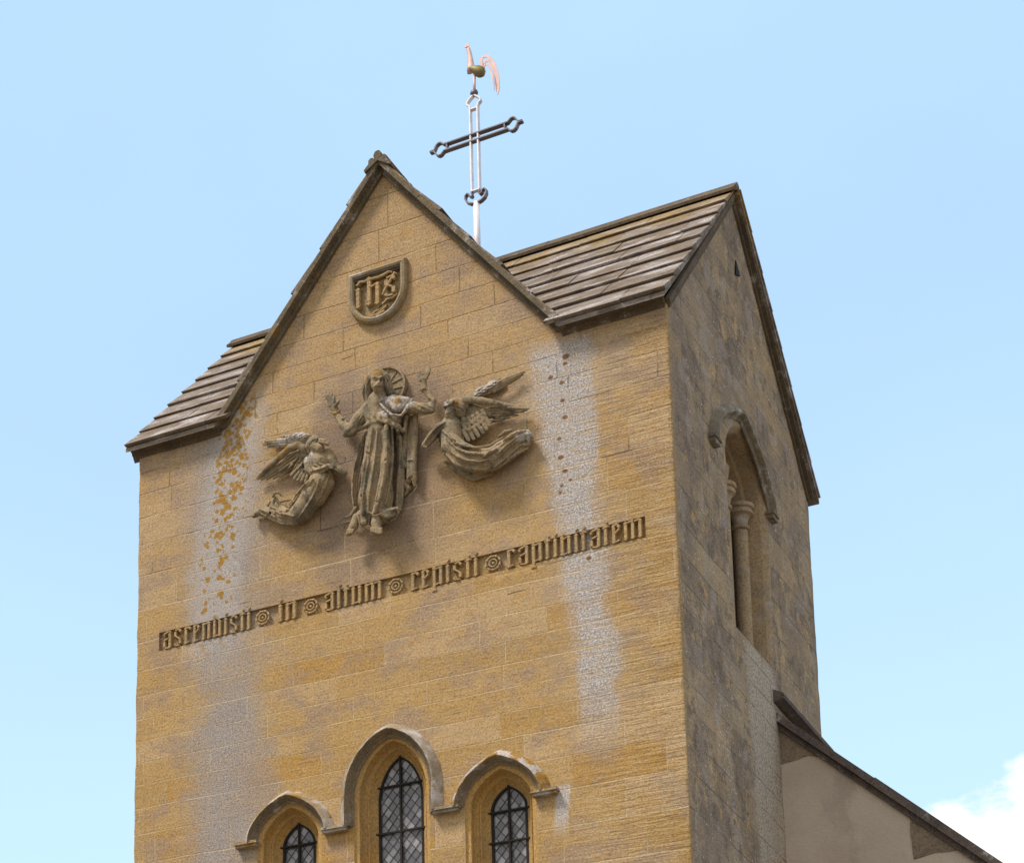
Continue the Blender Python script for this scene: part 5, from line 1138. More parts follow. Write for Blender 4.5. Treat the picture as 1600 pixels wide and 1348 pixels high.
  ('+',0.005,1.0,[(3.894,-0.249,14.057,0.0115),(3.935,-0.219,14.026,0.016),(3.946,-0.184,13.982,0.0115)]),
  ('-',0.004,1,[(3.887,-0.243,14.046,0.0072),(3.932,-0.223,14.009,0.01),(3.943,-0.188,13.965,0.0072)]),
 ],
 'right_robe': [
  ('+',0.04,1.0,[(3.75,-0.15,13.839,0.085),(3.806,-0.16,13.661,0.11),(3.943,-0.16,13.5,0.128),(4.087,-0.15,13.42,0.124),(4.21,-0.14,13.412,0.11)]),
  ('+',0.04,1.0,[(4.21,-0.14,13.412,0.11),(4.32,-0.12,13.491,0.092),(4.451,-0.1,13.574,0.078),(4.56,-0.08,13.608,0.062)]),
  ('+',0.03,1.0,[(4.252,-0.09,13.357,0.045),(4.38,-0.09,13.41,0.045),(4.549,-0.06,13.499,0.04)]),
  ('+',0.008,1.0,[(3.796,-0.26,13.753,0.0172),(3.877,-0.28,13.631,0.0208),(3.998,-0.29,13.537,0.0232),(4.111,-0.255,13.51,0.024),(4.161,-0.06,13.607,0.0232),(4.23,-0.06,13.633,0.0208),(4.3,-0.06,13.658,0.0172)]),
  ('+',0.008,1.0,[(3.792,-0.28,13.7,0.0157),(3.891,-0.29,13.556,0.0196),(4.02,-0.295,13.467,0.0217),(4.102,-0.29,13.438,0.0217),(4.18,-0.275,13.415,0.0196),(4.285,-0.245,13.449,0.0157)]),
  ('+',0.008,1.0,[(3.733,-0.238,13.826,0.0143),(3.83,-0.293,13.695,0.0193),(3.923,-0.313,13.592,0.0193),(4.009,-0.318,13.532,0.0143)]),
  ('+',0.008,1.0,[(4.178,-0.27,13.39,0.0172),(4.246,-0.28,13.417,0.024),(4.313,-0.235,13.452,0.0172)]),
  ('+',0.008,1.0,[(3.769,-0.278,13.64,0.0115),(3.851,-0.273,13.508,0.0138),(3.928,-0.293,13.444,0.0154),(3.988,-0.273,13.403,0.016),(4.064,-0.278,13.371,0.0154),(4.132,-0.263,13.351,0.0138),(4.233,-0.253,13.355,0.0115)]),
  ('+',0.008,1.0,[(3.767,-0.228,13.551,0.0157),(3.856,-0.238,13.421,0.019),(3.933,-0.233,13.372,0.0212),(4.006,-0.218,13.328,0.022),(4.091,-0.218,13.299,0.0212),(4.159,-0.178,13.293,0.019),(4.248,-0.188,13.303,0.0157)]),
  ('+',0.008,1.0,[(4.258,-0.188,13.289,0.0143),(4.307,-0.163,13.336,0.0178),(4.36,-0.148,13.378,0.0197),(4.417,-0.143,13.42,0.0197),(4.468,-0.123,13.47,0.0178),(4.547,-0.108,13.511,0.0143)]),
  ('+',0.008,1.0,[(4.195,-0.109,13.297,0.0157),(4.274,-0.134,13.309,0.0196),(4.335,-0.114,13.345,0.0217),(4.408,-0.124,13.376,0.0217),(4.472,-0.109,13.42,0.0196),(4.564,-0.074,13.46,0.0157)]),
  ('+',0.008,1.0,[(4.267,-0.056,13.691,0.02),(4.332,-0.056,13.718,0.028),(4.395,-0.056,13.722,0.02)]),
  ('+',0.008,1.0,[(4.367,-0.208,13.538,0.0172),(4.446,-0.193,13.589,0.024),(4.505,-0.153,13.635,0.0172)]),
  ('+',0.008,1.0,[(4.424,-0.218,13.55,0.0143),(4.504,-0.178,13.612,0.02),(4.572,-0.138,13.634,0.0143)]),
  ('+',0.008,1.0,[(3.688,-0.209,13.83,0.0143),(3.627,-0.054,13.794,0.02),(3.736,-0.204,13.571,0.0143)]),
  ('+',0.008,1.0,[(4.581,-0.113,13.554,0.0157),(4.587,-0.078,13.502,0.022),(4.54,-0.118,13.486,0.0157)]),
  ('+',0.008,1.0,[(4.307,-0.223,13.404,0.0129),(4.356,-0.213,13.45,0.0174),(4.404,-0.198,13.498,0.0174),(4.511,-0.173,13.568,0.0129)]),
  ('+',0.008,1.0,[(3.677,-0.04,13.571,0.018),(3.809,-0.05,13.429,0.02),(3.974,-0.04,13.289,0.018),(4.064,-0.05,13.284,0.016),(4.171,-0.05,13.3,0.018)]),
  ('+',0.03,0.5,[(3.81,-0.05,13.484,0.055),(3.954,-0.04,13.371,0.06),(4.108,-0.05,13.336,0.05)]),
  ('-',0.005,1,[(3.862,-0.318,13.652,0.0115),(3.946,-0.293,13.55,0.0142),(4.075,-0.273,13.484,0.0158),(4.143,-0.258,13.478,0.0158),(4.213,-0.248,13.468,0.0142),(4.328,-0.218,13.516,0.0115)]),
  ('-',0.005,1,[(3.831,-0.298,13.625,0.0079),(3.913,-0.293,13.504,0.0101),(4.035,-0.283,13.424,0.011),(4.109,-0.283,13.404,0.0101),(4.185,-0.288,13.38,0.0079)]),
  ('-',0.005,1,[(4.274,-0.198,13.33,0.01),(4.33,-0.178,13.384,0.0129),(4.391,-0.168,13.433,0.014),(4.441,-0.148,13.478,0.0129),(4.498,-0.143,13.514,0.01)]),
  ('-',0.005,1,[(4.327,-0.213,13.524,0.0086),(4.438,-0.228,13.553,0.012),(4.509,-0.193,13.593,0.0086)]),
  ('-',0.005,1,[(3.823,-0.283,13.533,0.0064),(3.871,-0.273,13.463,0.0078),(3.915,-0.253,13.398,0.0087),(3.985,-0.243,13.367,0.009),(4.059,-0.243,13.33,0.0087),(4.142,-0.238,13.326,0.0078),(4.221,-0.223,13.328,0.0064)]),
  ('-',0.005,1,[(3.715,-0.053,13.577,0.0086),(3.885,-0.183,13.376,0.0111),(3.968,-0.073,13.353,0.012),(4.078,-0.163,13.288,0.0111),(4.139,-0.128,13.293,0.0086)]),
  ('-',0.005,1,[(3.784,-0.283,13.735,0.0072),(3.853,-0.298,13.63,0.0072)]),
  ('-',0.005,1,[(4.29,-0.258,13.415,0.0072),(4.377,-0.208,13.502,0.01),(4.475,-0.188,13.561,0.0072)]),
 ],
 'right_foot': [
  ('+',0.02,1.0,[(4.53,-0.11,13.614,0.04),(4.588,-0.1,13.591,0.038),(4.609,-0.09,13.557,0.03),(4.574,-0.07,13.52,0.026)]),
  ('+',0.004,1.0,[(4.594,-0.12,13.627,0.015),(4.615,-0.115,13.612,0.011)]),
  ('+',0.004,1.0,[(4.602,-0.12,13.609,0.015),(4.623,-0.115,13.593,0.011)]),
  ('+',0.004,1.0,[(4.61,-0.12,13.591,0.015),(4.631,-0.115,13.574,0.011)]),
  ('+',0.004,1.0,[(4.618,-0.12,13.574,0.015),(4.639,-0.115,13.556,0.011)]),
  ('+',0.004,1.0,[(4.626,-0.12,13.556,0.015),(4.646,-0.115,13.537,0.011)]),
 ],
 'right_wing_far': [
  ('+',0.03,0.5,[(3.959,-0.06,14.207,0.05),(4.085,-0.05,14.254,0.055),(4.202,-0.045,14.29,0.048),(4.295,-0.035,14.301,0.033)]),
  ('+',0.003,0.7,[(4.08,-0.09,14.259,0.022),(4.322,-0.09,14.29,0.019),(4.554,-0.07,14.333,0.009)]),
  ('+',0.003,0.7,[(4.099,-0.085,14.233,0.022),(4.335,-0.085,14.271,0.019),(4.56,-0.065,14.32,0.009)]),
  ('+',0.003,0.7,[(4.181,-0.075,14.225,0.022),(4.363,-0.075,14.259,0.019),(4.537,-0.055,14.304,0.009)]),
  ('+',0.003,0.7,[(4.228,-0.06,14.207,0.022),(4.368,-0.06,14.245,0.019),(4.499,-0.04,14.294,0.009)]),
  ('+',0.003,1.0,[(3.99,-0.084,14.204,0.0107),(4.019,-0.084,14.21,0.0107)]),
  ('+',0.003,1.0,[(3.988,-0.079,14.177,0.0107),(4.014,-0.074,14.187,0.0107)]),
  ('+',0.003,1.0,[(4.022,-0.094,14.2,0.0107),(4.045,-0.079,14.215,0.0107)]),
  ('+',0.003,1.0,[(4.018,-0.084,14.176,0.0107),(4.04,-0.069,14.191,0.0107)]),
  ('+',0.003,1.0,[(4.047,-0.084,14.225,0.0107),(4.075,-0.084,14.232,0.0107)]),
  ('+',0.003,1.0,[(4.042,-0.074,14.202,0.0107),(4.071,-0.074,14.209,0.0107)]),
  ('+',0.003,1.0,[(4.079,-0.094,14.221,0.0107),(4.109,-0.099,14.225,0.0107)]),
  ('+',0.003,1.0,[(4.072,-0.079,14.201,0.0107),(4.099,-0.074,14.21,0.0107)]),
  ('+',0.003,1.0,[(4.111,-0.104,14.235,0.0107),(4.138,-0.099,14.245,0.0107)]),
  ('+',0.003,1.0,[(4.107,-0.094,14.212,0.0107),(4.135,-0.094,14.218,0.0107)]),
  ('+',0.003,1.0,[(4.141,-0.109,14.234,0.0107),(4.165,-0.099,14.247,0.0107)]),
  ('+',0.003,1.0,[(4.139,-0.104,14.208,0.0107),(4.163,-0.094,14.22,0.0107)]),
  ('+',0.003,1.0,[(4.168,-0.104,14.257,0.0107),(4.196,-0.104,14.264,0.0107)]),
  ('+',0.003,1.0,[(4.165,-0.099,14.231,0.0107),(4.193,-0.099,14.237,0.0107)]),
  ('+',0.003,1.0,[(4.198,-0.109,14.256,0.0107),(4.224,-0.104,14.265,0.0107)]),
  ('+',0.003,1.0,[(4.197,-0.109,14.227,0.0107),(4.221,-0.099,14.239,0.0107)]),
  ('+',0.003,1.0,[(4.224,-0.104,14.279,0.0107),(4.252,-0.104,14.285,0.0107)]),
  ('+',0.003,1.0,[(4.221,-0.099,14.253,0.0107),(4.249,-0.099,14.259,0.0107)]),
  ('+',0.003,1.0,[(4.256,-0.114,14.275,0.0107),(4.28,-0.104,14.287,0.0107)]),
  ('+',0.003,1.0,[(4.253,-0.109,14.249,0.0107),(4.277,-0.099,14.261,0.0107)]),
  ('+',0.003,1.0,[(4.261,-0.054,14.331,0.0107),(4.289,-0.054,14.337,0.0107)]),
  ('+',0.003,1.0,[(4.279,-0.104,14.271,0.0107),(4.307,-0.104,14.278,0.0107)]),
 ],
 'right_wing_near': [
  ('+',0.015,0.9,[(3.95,-0.15,14.076,0.042),(3.943,-0.17,14.125,0.042),(4.028,-0.18,14.113,0.04),(4.131,-0.17,14.076,0.038),(4.239,-0.15,14.037,0.032),(4.368,-0.13,13.977,0.026),(4.496,-0.11,13.93,0.021),(4.592,-0.09,13.895,0.013)]),
  ('+',0.03,0.4,[(3.976,-0.11,14.042,0.085),(4.078,-0.1,13.961,0.085),(4.198,-0.08,13.969,0.06),(4.343,-0.07,13.954,0.04)]),
  ('+',0.03,0.4,[(3.93,-0.11,13.92,0.085),(3.989,-0.1,13.817,0.075),(4.092,-0.09,13.826,0.06)]),
  ('+',0.003,1.0,[(4.187,-0.101,14.019,0.0122),(4.286,-0.091,13.991,0.0157),(4.402,-0.126,13.936,0.017),(4.502,-0.121,13.905,0.0157),(4.596,-0.101,13.883,0.0122)]),
  ('-',0.003,1,[(4.189,-0.108,14,0.0043),(4.288,-0.098,13.974,0.006),(4.405,-0.133,13.921,0.0043)]),
  ('+',0.003,1.0,[(4.206,-0.111,13.977,0.0122),(4.295,-0.096,13.958,0.0157),(4.382,-0.076,13.941,0.017),(4.469,-0.056,13.925,0.0157),(4.563,-0.056,13.897,0.0122)]),
  ('-',0.003,1,[(4.204,-0.108,13.964,0.0043),(4.298,-0.103,13.941,0.006),(4.385,-0.083,13.926,0.0043)]),
  ('+',0.003,1.0,[(4.214,-0.106,13.946,0.0122),(4.291,-0.091,13.933,0.0157),(4.369,-0.076,13.921,0.017),(4.444,-0.056,13.912,0.0157),(4.526,-0.056,13.891,0.0122)]),
  ('-',0.003,1,[(4.212,-0.103,13.933,0.0043),(4.294,-0.098,13.917,0.006),(4.371,-0.083,13.906,0.0043)]),
  ('+',0.003,1.0,[(4.222,-0.101,13.914,0.0122),(4.334,-0.056,13.908,0.017),(4.463,-0.056,13.876,0.0122)]),
  ('-',0.003,1,[(4.216,-0.088,13.907,0.0043),(4.336,-0.063,13.893,0.0043)]),
  ('+',0.003,1.0,[(4.209,-0.056,13.908,0.0122),(4.293,-0.056,13.887,0.017),(4.378,-0.056,13.867,0.0122)]),
  ('-',0.003,1,[(4.207,-0.053,13.895,0.0043),(4.296,-0.063,13.872,0.0043)]),
  ('+',0.003,1.0,[(4.197,-0.056,13.879,0.0122),(4.25,-0.056,13.87,0.017),(4.303,-0.056,13.86,0.0122)]),
  ('-',0.003,1,[(4.196,-0.053,13.867,0.0043),(4.253,-0.063,13.855,0.0043)]),
  ('+',0.003,0.5,[(3.814,-0.128,13.809,0.024),(3.838,-0.12,13.756,0.022)]),
  ('+',0.003,0.5,[(3.879,-0.128,13.774,0.024),(3.902,-0.12,13.721,0.022)]),
  ('+',0.003,0.5,[(3.943,-0.128,13.755,0.024),(3.967,-0.12,13.703,0.022)]),
  ('+',0.003,0.5,[(3.997,-0.128,13.757,0.024),(4.02,-0.12,13.705,0.022)]),
  ('+',0.003,0.5,[(4.051,-0.128,13.77,0.024),(4.074,-0.12,13.717,0.022)]),
  ('+',0.003,0.5,[(4.1,-0.128,13.795,0.024),(4.123,-0.12,13.743,0.022)]),
  ('+',0.003,0.5,[(4.138,-0.128,13.824,0.024),(4.161,-0.12,13.771,0.022)]),
  ('+',0.003,0.5,[(4.171,-0.128,13.859,0.024),(4.194,-0.12,13.807,0.022)]),
  ('+',0.003,0.5,[(3.786,-0.136,13.87,0.024),(3.81,-0.128,13.817,0.022)]),
  ('+',0.003,0.5,[(3.851,-0.136,13.834,0.024),(3.875,-0.128,13.782,0.022)]),
  ('+',0.003,0.5,[(3.915,-0.136,13.816,0.024),(3.939,-0.128,13.763,0.022)]),
  ('+',0.003,0.5,[(3.975,-0.136,13.81,0.024),(3.998,-0.128,13.758,0.022)]),
  ('+',0.003,0.5,[(4.029,-0.136,13.823,0.024),(4.052,-0.128,13.771,0.022)]),
  ('+',0.003,0.5,[(4.072,-0.136,13.844,0.024),(4.095,-0.128,13.792,0.022)]),
  ('+',0.003,0.5,[(4.115,-0.136,13.871,0.024),(4.139,-0.128,13.819,0.022)]),
  ('+',0.003,0.5,[(4.154,-0.136,13.905,0.024),(4.177,-0.128,13.853,0.022)]),
  ('+',0.003,0.5,[(3.791,-0.144,13.921,0.024),(3.815,-0.136,13.868,0.022)]),
  ('+',0.003,0.5,[(3.855,-0.144,13.897,0.024),(3.879,-0.136,13.844,0.022)]),
  ('+',0.003,0.5,[(3.92,-0.144,13.879,0.024),(3.944,-0.136,13.826,0.022)]),
  ('+',0.003,0.5,[(3.974,-0.144,13.874,0.024),(3.997,-0.136,13.822,0.022)]),
  ('+',0.003,0.5,[(4.022,-0.144,13.886,0.024),(4.046,-0.136,13.834,0.022)]),
  ('+',0.003,0.5,[(4.066,-0.144,13.904,0.024),(4.089,-0.136,13.852,0.022)]),
  ('+',0.003,0.5,[(4.109,-0.144,13.931,0.024),(4.133,-0.136,13.879,0.022)]),
  ('+',0.003,0.5,[(3.925,-0.152,13.947,0.024),(3.948,-0.144,13.894,0.022)]),
  ('+',0.003,0.5,[(3.978,-0.152,13.931,0.024),(4.002,-0.144,13.879,0.022)]),
  ('+',0.003,0.5,[(4.027,-0.152,13.94,0.024),(4.05,-0.144,13.887,0.022)]),
  ('+',0.003,0.5,[(4.076,-0.152,13.96,0.024),(4.099,-0.144,13.907,0.022)]),
  ('+',0.003,0.5,[(4.13,-0.152,13.978,0.024),(4.153,-0.144,13.925,0.022)]),
 ],
}

# ------------------------------------------------------------------ nave behind the tower: rendered west wall with a sloping coping
YN = 3.207
nave = thing('church_nave', (6, YN, 0), 'rendered west gable wall of the nave sloping down beside the tower', 'church')
sl0, sl1 = Vector((6.0, 0, 11.345)), Vector((12.5, 0, 11.345-6.5*.968))
nw = MB(); o_ = [(5.7, 0), (12.4, 0), (12.4, sl1.z+.05), (5.7, 11.345+.3*.968-.05)]
vs, fs, d_ = fill(o_, [], .12, 7.5)
nw.add([(x, YN+(.010*noise.noise(Vector((x*1.5, 2, z*1.5)))+.004*noise.noise(Vector((x*6, 2, z*6))) if dd > .02 else 0), z) for (x, z), dd in zip(vs, d_)], fs)
nw.build('wall', M_REND, nave, smooth=True, loc=(6, YN, 0))
u = (sl1-sl0).normalized(); nn = Vector((-u.z, 0, u.x)); nn = nn if nn.z > 0 else -nn
cpm = MB(); L = (sl1-sl0).length; s = -.45
while s < L:
    e = s+random.uniform(.75, 1.0); j = random.uniform(-.006, .006)
    P = lambda a, t, y: sl0+u*a+nn*t+Vector((0, y, 0))
    for t0, t1, y in ((-.055, .0, YN-.035), (.0, .075, YN-.085)):
        cpm.hexa([P(s+.002, t0, y), P(e-.002, t0, y), P(e-.002, t0, YN+.38), P(s+.002, t0, YN+.38), P(s+.002, t1+j, y+.006), P(e-.002, t1+j, y+.006), P(e-.002, t1+j, YN+.38), P(s+.002, t1+j, YN+.38)])
    s = e
cpm.build('coping', M_COPE, nave, loc=(6, YN, 0))
nr = MB(); courses(nr, (0,1,0), lambda s: YN+.36, lambda s: 14., (5.98, 0, 11.30), u, nn, 0, L, 16, .06)
nr.build('roof', M_SLAB, nave, loc=(6, YN, 0))
nn2 = MB()      # far side wall so that the nave is a solid
nn2.add([(12.4, YN, 0), (12.4, 14, 0), (12.4, 14, sl1.z), (12.4, YN, sl1.z)], [(0,1,2,3)]); nn2.build('side_wall', M_REND, nave, loc=(6, YN, 0))
M_PATCH = stone_trim('bare_nave_stone', (.25,.205,.155), (.29,.235,.17), .5, (.17,.15,.125))
for pts in ([(6.0,11.33),(6.40,10.96),(6.37,10.90),(6.28,10.935),(6.15,10.90),(6.0,10.885)], [(7.245,10.12),(7.70,9.68),(7.66,9.655),(7.45,9.66),(7.25,9.625),(7.235,9.90)]):
    mb = MB(); mb.loft([[(x, YN+.02, z) for x, z in pts], [(x, YN-.012, z) for x, z in pts]], closed=True, caps=True)
    mb.build('bare_stone', M_PATCH, nave, loc=(6, YN, 0))

# ------------------------------------------------------------------ weathercock on an openwork iron cross
XC, YC = 3.078, D/2
wc = thing('weathercock_cross', (XC, YC, HR), 'pale openwork metal cross on the roof crossing with a gilded weathercock on top', 'weathervane')
WL = (XC, YC, HR)
p = MB(); p.tube([(XC, YC, HR-.1), (XC, YC, 18.22)], [.043, .036], 14); p.lathe([(.09,-.02),(.085,.03),(.05,.06)], (XC, YC, HR+.05), 14); p.build('post', M_WHITE, wc, True, WL)
M_WD = metal('shaded_pale_iron', (.16,.145,.17), .5, .6)  # darker copy of the pale iron: shade on arms and rings put in colour
def flat(mb, pts, hw=.034, th=.008):
    """flat bar bent along pts (x, z), its breadth lying in y"""
    pts = [Vector((x, 0, z)) for x, z in pts]; rr = []
    for i, q in enumerate(pts):
        t = (pts[min(i+1, len(pts)-1)]-pts[max(i-1, 0)]).normalized(); n_ = Vector((-t.z, 0, t.x))*th
        rr.append([(q.x+s1*n_.x, YC+s2*hw, q.z+s1*n_.z) for s1, s2 in ((-1,-1),(1,-1),(1,1),(-1,1))])
    mb.loft(rr, closed=True, caps=True)
g_ = .046; AZ = 19.08
up_ = MB()
for sgn in (-1, 1):
    flat(up_, [(XC+sgn*g_, 18.36), (XC+sgn*g_, 19.50)])
for z in (18.37, 19.47): flat(up_, [(XC-g_-.004, z), (XC+g_+.004, z)], .030)
up_.build('upright', M_WHITE, wc, False, WL)
ar = MB(); XA_ = 3.095
for sgn in (-1, 1): flat(ar, [(XA_-.40, AZ+sgn*g_*.95), (XA_+.40, AZ+sgn*g_*.95)], .0365)
for s in (-.36, .36): flat(ar, [(XA_+s, AZ-g_*.95), (XA_+s, AZ+g_*.95)], .034)
for s in (-1, 1):
    for v in (-1, 1):
        q = [(XA_+s*(.40+dx), AZ+v*dz) for dx, dz in ((-.004,.044),(.015,.062),(.035,.082),(.065,.085),(.092,.066),(.108,.036),(.118,.012),(.135,.005),(.175,.004))]
        flat(ar, q, .033)
ar.build('arm', M_WD, wc, False, WL)
cr = MB()
for v in (-1, 1):
    flat(cr, [(XC+v*dx, 19.49+dz) for dx, dz in ((.046,-.02),(.055,.03),(.085,.06),(.08,.09),(.05,.125),(.02,.15),(.0,.17))], .03)
cr.build('crest_ring', M_WHITE, wc, False, WL)
lr = MB()
for v in (-1, 1):
    flat(lr, [(XC+v*dx, 18.27+dz) for dx, dz in ((.046,.10),(.050,.065),(.040,.045),(.052,.03),(.075,.045),(.085,.075),(.105,.085),(.128,.065),(.130,.02),(.110,-.025),(.07,-.055),(.035,-.065),(.03,-.07))], .033)
lr.build('foot_ring', M_WD, wc, False, WL)
kn = MB(); kn.lathe([(.006,-.045),(.040,-.030),(.048,0),(.040,.028),(.012,.04)], (XC+.004, YC, 19.685), 16); kn.build('knob', M_WD, wc, True, WL)
sp = MB(); sp.tube([(XC+.006, YC, 19.64), (XC+.012, YC, 19.96)], [.018,.016], 10); sp.build('spindle', M_GILT, wc, True, WL)
def shape(mb, rings, n=16):
    """body of elliptical sections: (x, z, half_height, half_breadth)"""
    mb.loft([[(x+h*math.cos(2*math.pi*k/n)*tx, YC+w*math.sin(2*math.pi*k/n), z+h*math.cos(2*math.pi*k/n)*tz) for k in range(n)] for x, z, h, w, tx, tz in rings], closed=True, caps=True)
bd = MB(); shape(bd, [(3.030,20.045,.012,.012,-.6,.8),(3.040,20.02,.045,.04,-.5,.87),(3.075,19.985,.075,.06,-.35,.94),(3.12,19.965,.085,.07,-.2,.98),(3.165,19.95,.078,.062,0,1),(3.205,19.93,.058,.05,.2,.98),(3.222,19.925,.02,.02,.3,.95)])
smooth_angle(bd.build('cockerel_body', M_DULL, wc, False, WL), 60)
nk = MB(); nk.tube([(3.06,YC,19.99),(3.045,YC,20.06),(3.045,YC,20.16),(3.035,YC,20.25),(3.022,YC,20.31),(3.012,YC,20.345)], [.058,.048,.034,.027,.025,.018], 12, flat=.7)
nk.tube([(3.016,YC,20.335),(2.995,YC,20.352),(2.972,YC,20.368)], [.020,.012,.003], 8)
nk.build('neck', M_GILT, wc, True, WL)
cb = MB(); cb.loft([[(x, YC+y, z) for x, z in ((2.995,20.36),(2.992,20.40),(3.006,20.385),(3.012,20.405),(3.024,20.38),(3.036,20.385),(3.042,20.35),(3.045,20.30),(3.03,20.33))] for y in (-.005, .005)], closed=True, caps=True)
cb.build('comb', M_GILT, wc, False, WL)
# sickle tail: three curved blades
for pts, w_, y in (([(3.195,19.975),(3.18,20.06),(3.185,20.12),(3.215,20.14),(3.265,20.115),(3.32,20.03),(3.36,19.90),(3.382,19.76),(3.385,19.64),(3.372,19.555)], .017, 0),
                 ([(3.20,19.97),(3.205,20.03),(3.23,20.075),(3.27,20.05),(3.315,19.96),(3.345,19.84),(3.358,19.72),(3.358,19.60)], .013, .012),
                 ([(3.205,19.965),(3.225,20.00),(3.25,20.01),(3.285,19.95),(3.315,19.85),(3.33,19.74),(3.335,19.62)], .010, -.012)):
    tl = MB(); rr = []
    for i, (x, z) in enumerate(pts):
        a = Vector(pts[max(i-1,0)]); b = Vector(pts[min(i+1,len(pts)-1)]); t = (b-a).normalized(); nx, nz = -t.y, t.x; k = w_*(.55 if i == 0 else 1.)*(1 if i < len(pts)-1 else .3)
        rr.append([(x+nx*k, YC+y-.006, z+nz*k), (x+nx*k, YC+y+.006, z+nz*k), (x-nx*k, YC+y+.006, z-nz*k), (x-nx*k, YC+y-.006, z-nz*k)])
    tl.loft(rr, closed=True, caps=True); tl.build('tail_feather', M_GILT, wc, False, WL)

# ------------------------------------------------------------------ shield with the carved monogram
SX, ST, SB = 2.945, 16.055, 15.435
sh = thing('carved_shield', (SX, 0, SB), 'carved stone shield bearing a black-letter monogram in the gable', 'shield'); SLc = (SX, 0, SB)
hw_ = .318
def sh_out(k=0.):
    P = []
    for i in range(0, 15):
        t = i/14; P.append((SX-hw_+k, ST-k-t*.27))
    for i in range(1, 26):
        a = i/26*math.pi/2; P.append((SX-(hw_-k)*math.cos(a)**.92, ST-.27-(ST-.27-SB-k)*math.sin(a)**1.0))
    P = P + [(2*SX-x, z) for x, z in P[::-1]]
    return P
fc = MB(); o_ = sh_out(.045); vs, fs, _ = fill(o_, [], .05)
fc.add([(x, -.004-.012*noise.noise(Vector((x*6,1,z*6)))*.3, z) for x, z in vs], fs)
fc.build('shield_field', stone_trim('shield_field_stone', (.36,.26,.135), (.34,.27,.17), .45, (.2,.17,.13)), sh, loc=SLc)
rm = MB(); rp = [(-.018,.003),(-.020,-.040),(-.006,-.072),(.018,-.084),(.040,-.074),(.052,-.040),(.058,-.002)]
rings = [[(x, y, z) for x, z in sh_out(d)] for d, y in rp]
rm.loft(rings, closed=True)
smooth_angle(rm.build('shield_rim', stone_trim('shield_rim_stone', (.36,.275,.155), (.33,.265,.17), .4, (.22,.19,.15), white=.35), sh, loc=SLc), 30)
tb = MB(); tb.box((SX-hw_+.05, -.050, ST-.085), (SX+hw_-.05, .0, ST-.062)); tb.box((SX-hw_+.05, -.066, ST-.062), (SX+hw_-.05, .0, ST-.04))
tb.build('shield_top_shade', M_COR, sh, loc=SLc)  # dark strips built in for the shadow under the top rim
gu = .098
for ch, gx, gz in (('i', 2.72, 15.64), ('h', 2.85, 15.64), ('s', 3.045, 15.67)):
    sub = MB(); glyph(sub, ch, 0, 0, 1., .004, -.058); mb = MB(); mb.add([(gx+gu*q[0], q[1], gz+.104*q[2]) for q in sub.v], sub.f); mb.build('letter', M_LETTER, sh, loc=SLc)
ab = MB()
for pts, r in (([(2.70,15.925),(2.74,15.955),(2.80,15.945),(2.86,15.95),(2.96,15.945),(3.03,15.955),(3.08,15.975),(3.12,15.955)], .017),
               ([(3.0,15.72),(3.05,15.80),(3.11,15.88),(3.15,15.94),(3.17,15.915)], .018), ([(3.0,15.61),(3.06,15.655),(3.12,15.65),(3.175,15.68)], .014)):
    ab.tube([(x, -.044, z) for x, z in pts], [r*.6]+[r]*(len(pts)-2)+[r*.6], 8)
for i, pts in enumerate(([(2.865,15.53),(2.91,15.565),(2.96,15.57),(3.01,15.60),(3.05,15.605)], [(2.86,15.515),(2.93,15.52),(2.98,15.55),(3.04,15.585)], [(2.93,15.60),(2.98,15.63),(3.03,15.645)], [(2.93,15.495),(2.97,15.525),(3.02,15.535)])):
    ab.tube([(x, -.022-.006*(i % 2), z) for x, z in pts], .013, 8)
smooth_angle(ab.build('scroll', M_LETTER, sh, loc=SLc), 60)

# ------------------------------------------------------------------ relief figures
def rel(lst, o): return tuple((x-o[0], y-o[1], z-o[2], r) for x, y, z, r in lst)
FO, LO, RO = (3.05, 0, 12.95), (2.0, 0, 13.2), (4.2, 0, 13.1)
MF = stone_figure('figure_stone', rel([(3.15,-.29,14.27,.14),(3.33,-.26,14.25,.11),(3.22,-.27,14.18,.08)], FO), rel([(3.06,-.33,14.66,.07),(3.157,-.31,14.266,.05),(3.262,-.31,14.15,.05),(3.25,-.28,14.28,.045),(2.508,-.18,14.419,.05),(2.88,-.25,14.66,.05)], FO))
ML = stone_figure('left_relief_stone', rel([(1.98,-.1,14.33,.10),(1.82,-.1,14.34,.10),(2.08,-.1,14.32,.09),(2.20,-.22,13.97,.07)], LO), rel([(2.07,-.21,14.18,.05),(1.93,-.2,14.14,.04),(1.82,-.18,14.11,.05),(1.72,-.14,14.0,.04),(2.46,-.2,13.98,.04),(2.40,-.16,13.68,.07),(2.36,-.16,13.60,.06)], LO))
MR = stone_figure('right_relief_stone', rel([(4.10,-.1,14.24,.09),(4.20,-.1,14.28,.09),(4.56,-.12,13.60,.10),(4.46,-.15,13.65,.07),(3.80,-.25,14.12,.05)], RO), rel([(3.90,-.25,14.09,.05)], RO))
M_HALO = stone_figure('halo_stone', (), ((-.18,-.06,1.88,.07),(.03,-.06,1.98,.05)))
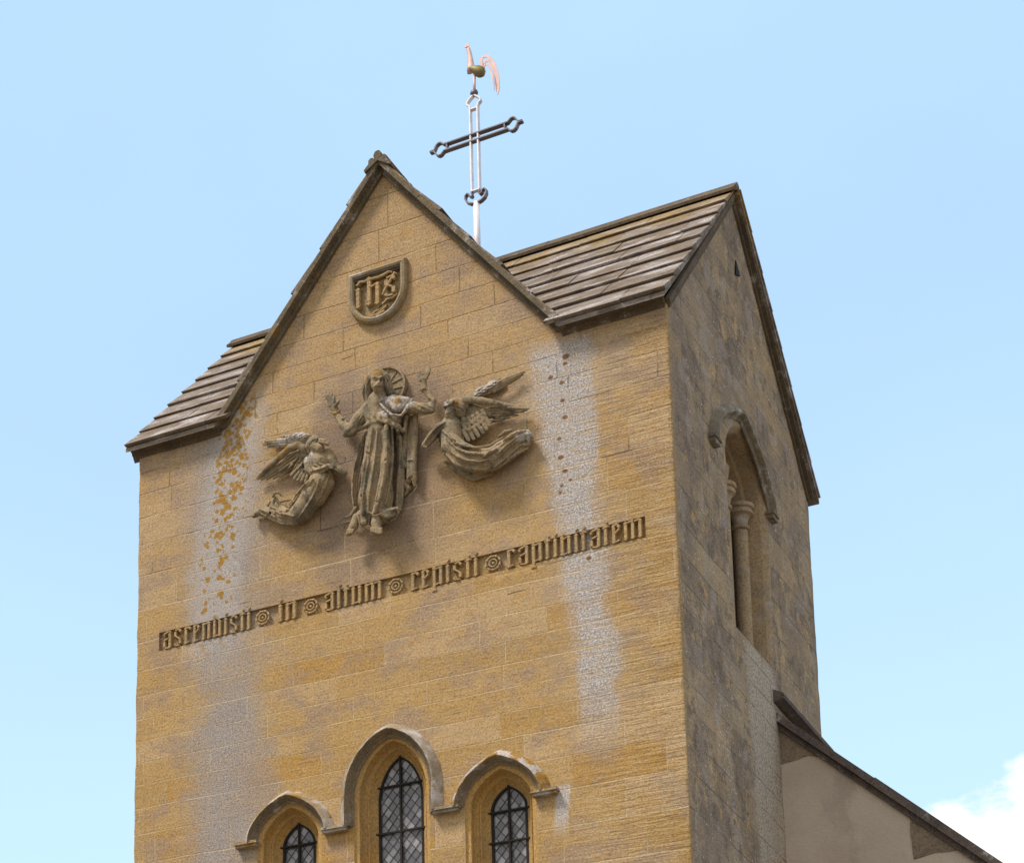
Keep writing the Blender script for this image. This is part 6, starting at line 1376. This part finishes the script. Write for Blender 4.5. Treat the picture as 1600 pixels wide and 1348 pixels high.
fig = thing('relief_figure', FO, 'carved stone relief of a bearded robed figure with raised open hands and a round halo', 'relief')
bodyo = carve(SCULPT['figure_body'], 'body', MF, fig, FO, .006)
ho = carve(SCULPT['figure_hair'], 'hair', MF, fig, FO, .006)
carve(SCULPT['robe'], 'robe', MF, fig, FO, .006, .009); carve(SCULPT['cloak'], 'cloak', MF, fig, FO, .006, .006)
hc_ = (3.005, 14.60); hl = MB()
def disc(r): return [(hc_[0]+r*math.cos(t*math.pi/24), hc_[1]+r*math.sin(t*math.pi/24)) for t in range(48)]
hl.loft([[(x, .01, z) for x, z in disc(.255)], [(x, -.055, z) for x, z in disc(.255)], [(x, -.070, z) for x, z in disc(.252)], [(x, -.070, z) for x, z in disc(.232)], [(x, -.045, z) for x, z in disc(.222)], [(x, -.040, z) for x, z in disc(.03)]], closed=True, caps=True)
for a in (62, 5):
    for off in (-.028, .028):
        c, s_ = math.cos(R(a)), math.sin(R(a)); q = off*1.9
        hl.tube([(hc_[0]+c*.05-s_*off, -.042, hc_[1]+s_*.05+c*off), (hc_[0]+c*.225-s_*q, -.046, hc_[1]+s_*.225+c*q)], .011, 6)
smooth_angle(hl.build('halo', M_HALO, fig, loc=FO), 35)
la = thing('relief_angel', LO, 'carved stone angel with arms folded, flying at the left knee of the haloed figure', 'relief', 'carved angels either side of the haloed figure')
for k, nm in (('left_body','body'),('left_hair','hair'),('left_robe','robe'),('left_foot','foot'),('left_wing_far','wing'),('left_wing_near','wing')): carve(SCULPT[k], nm, ML, la, LO, .006, {'robe': .005, 'body': .005, 'hair': .004}.get(nm, .002))
ra = thing('relief_angel', RO, 'carved stone angel with outspread wings and swept back robe, flying right of the haloed figure', 'relief', 'carved angels either side of the haloed figure')
for k, nm in (('right_body','body'),('right_hair','hair'),('right_robe','robe'),('right_foot','foot'),('right_wing_far','wing'),('right_wing_near','wing')): carve(SCULPT[k], nm, MR, ra, RO, .006, {'robe': .005, 'body': .005, 'hair': .004}.get(nm, .002))
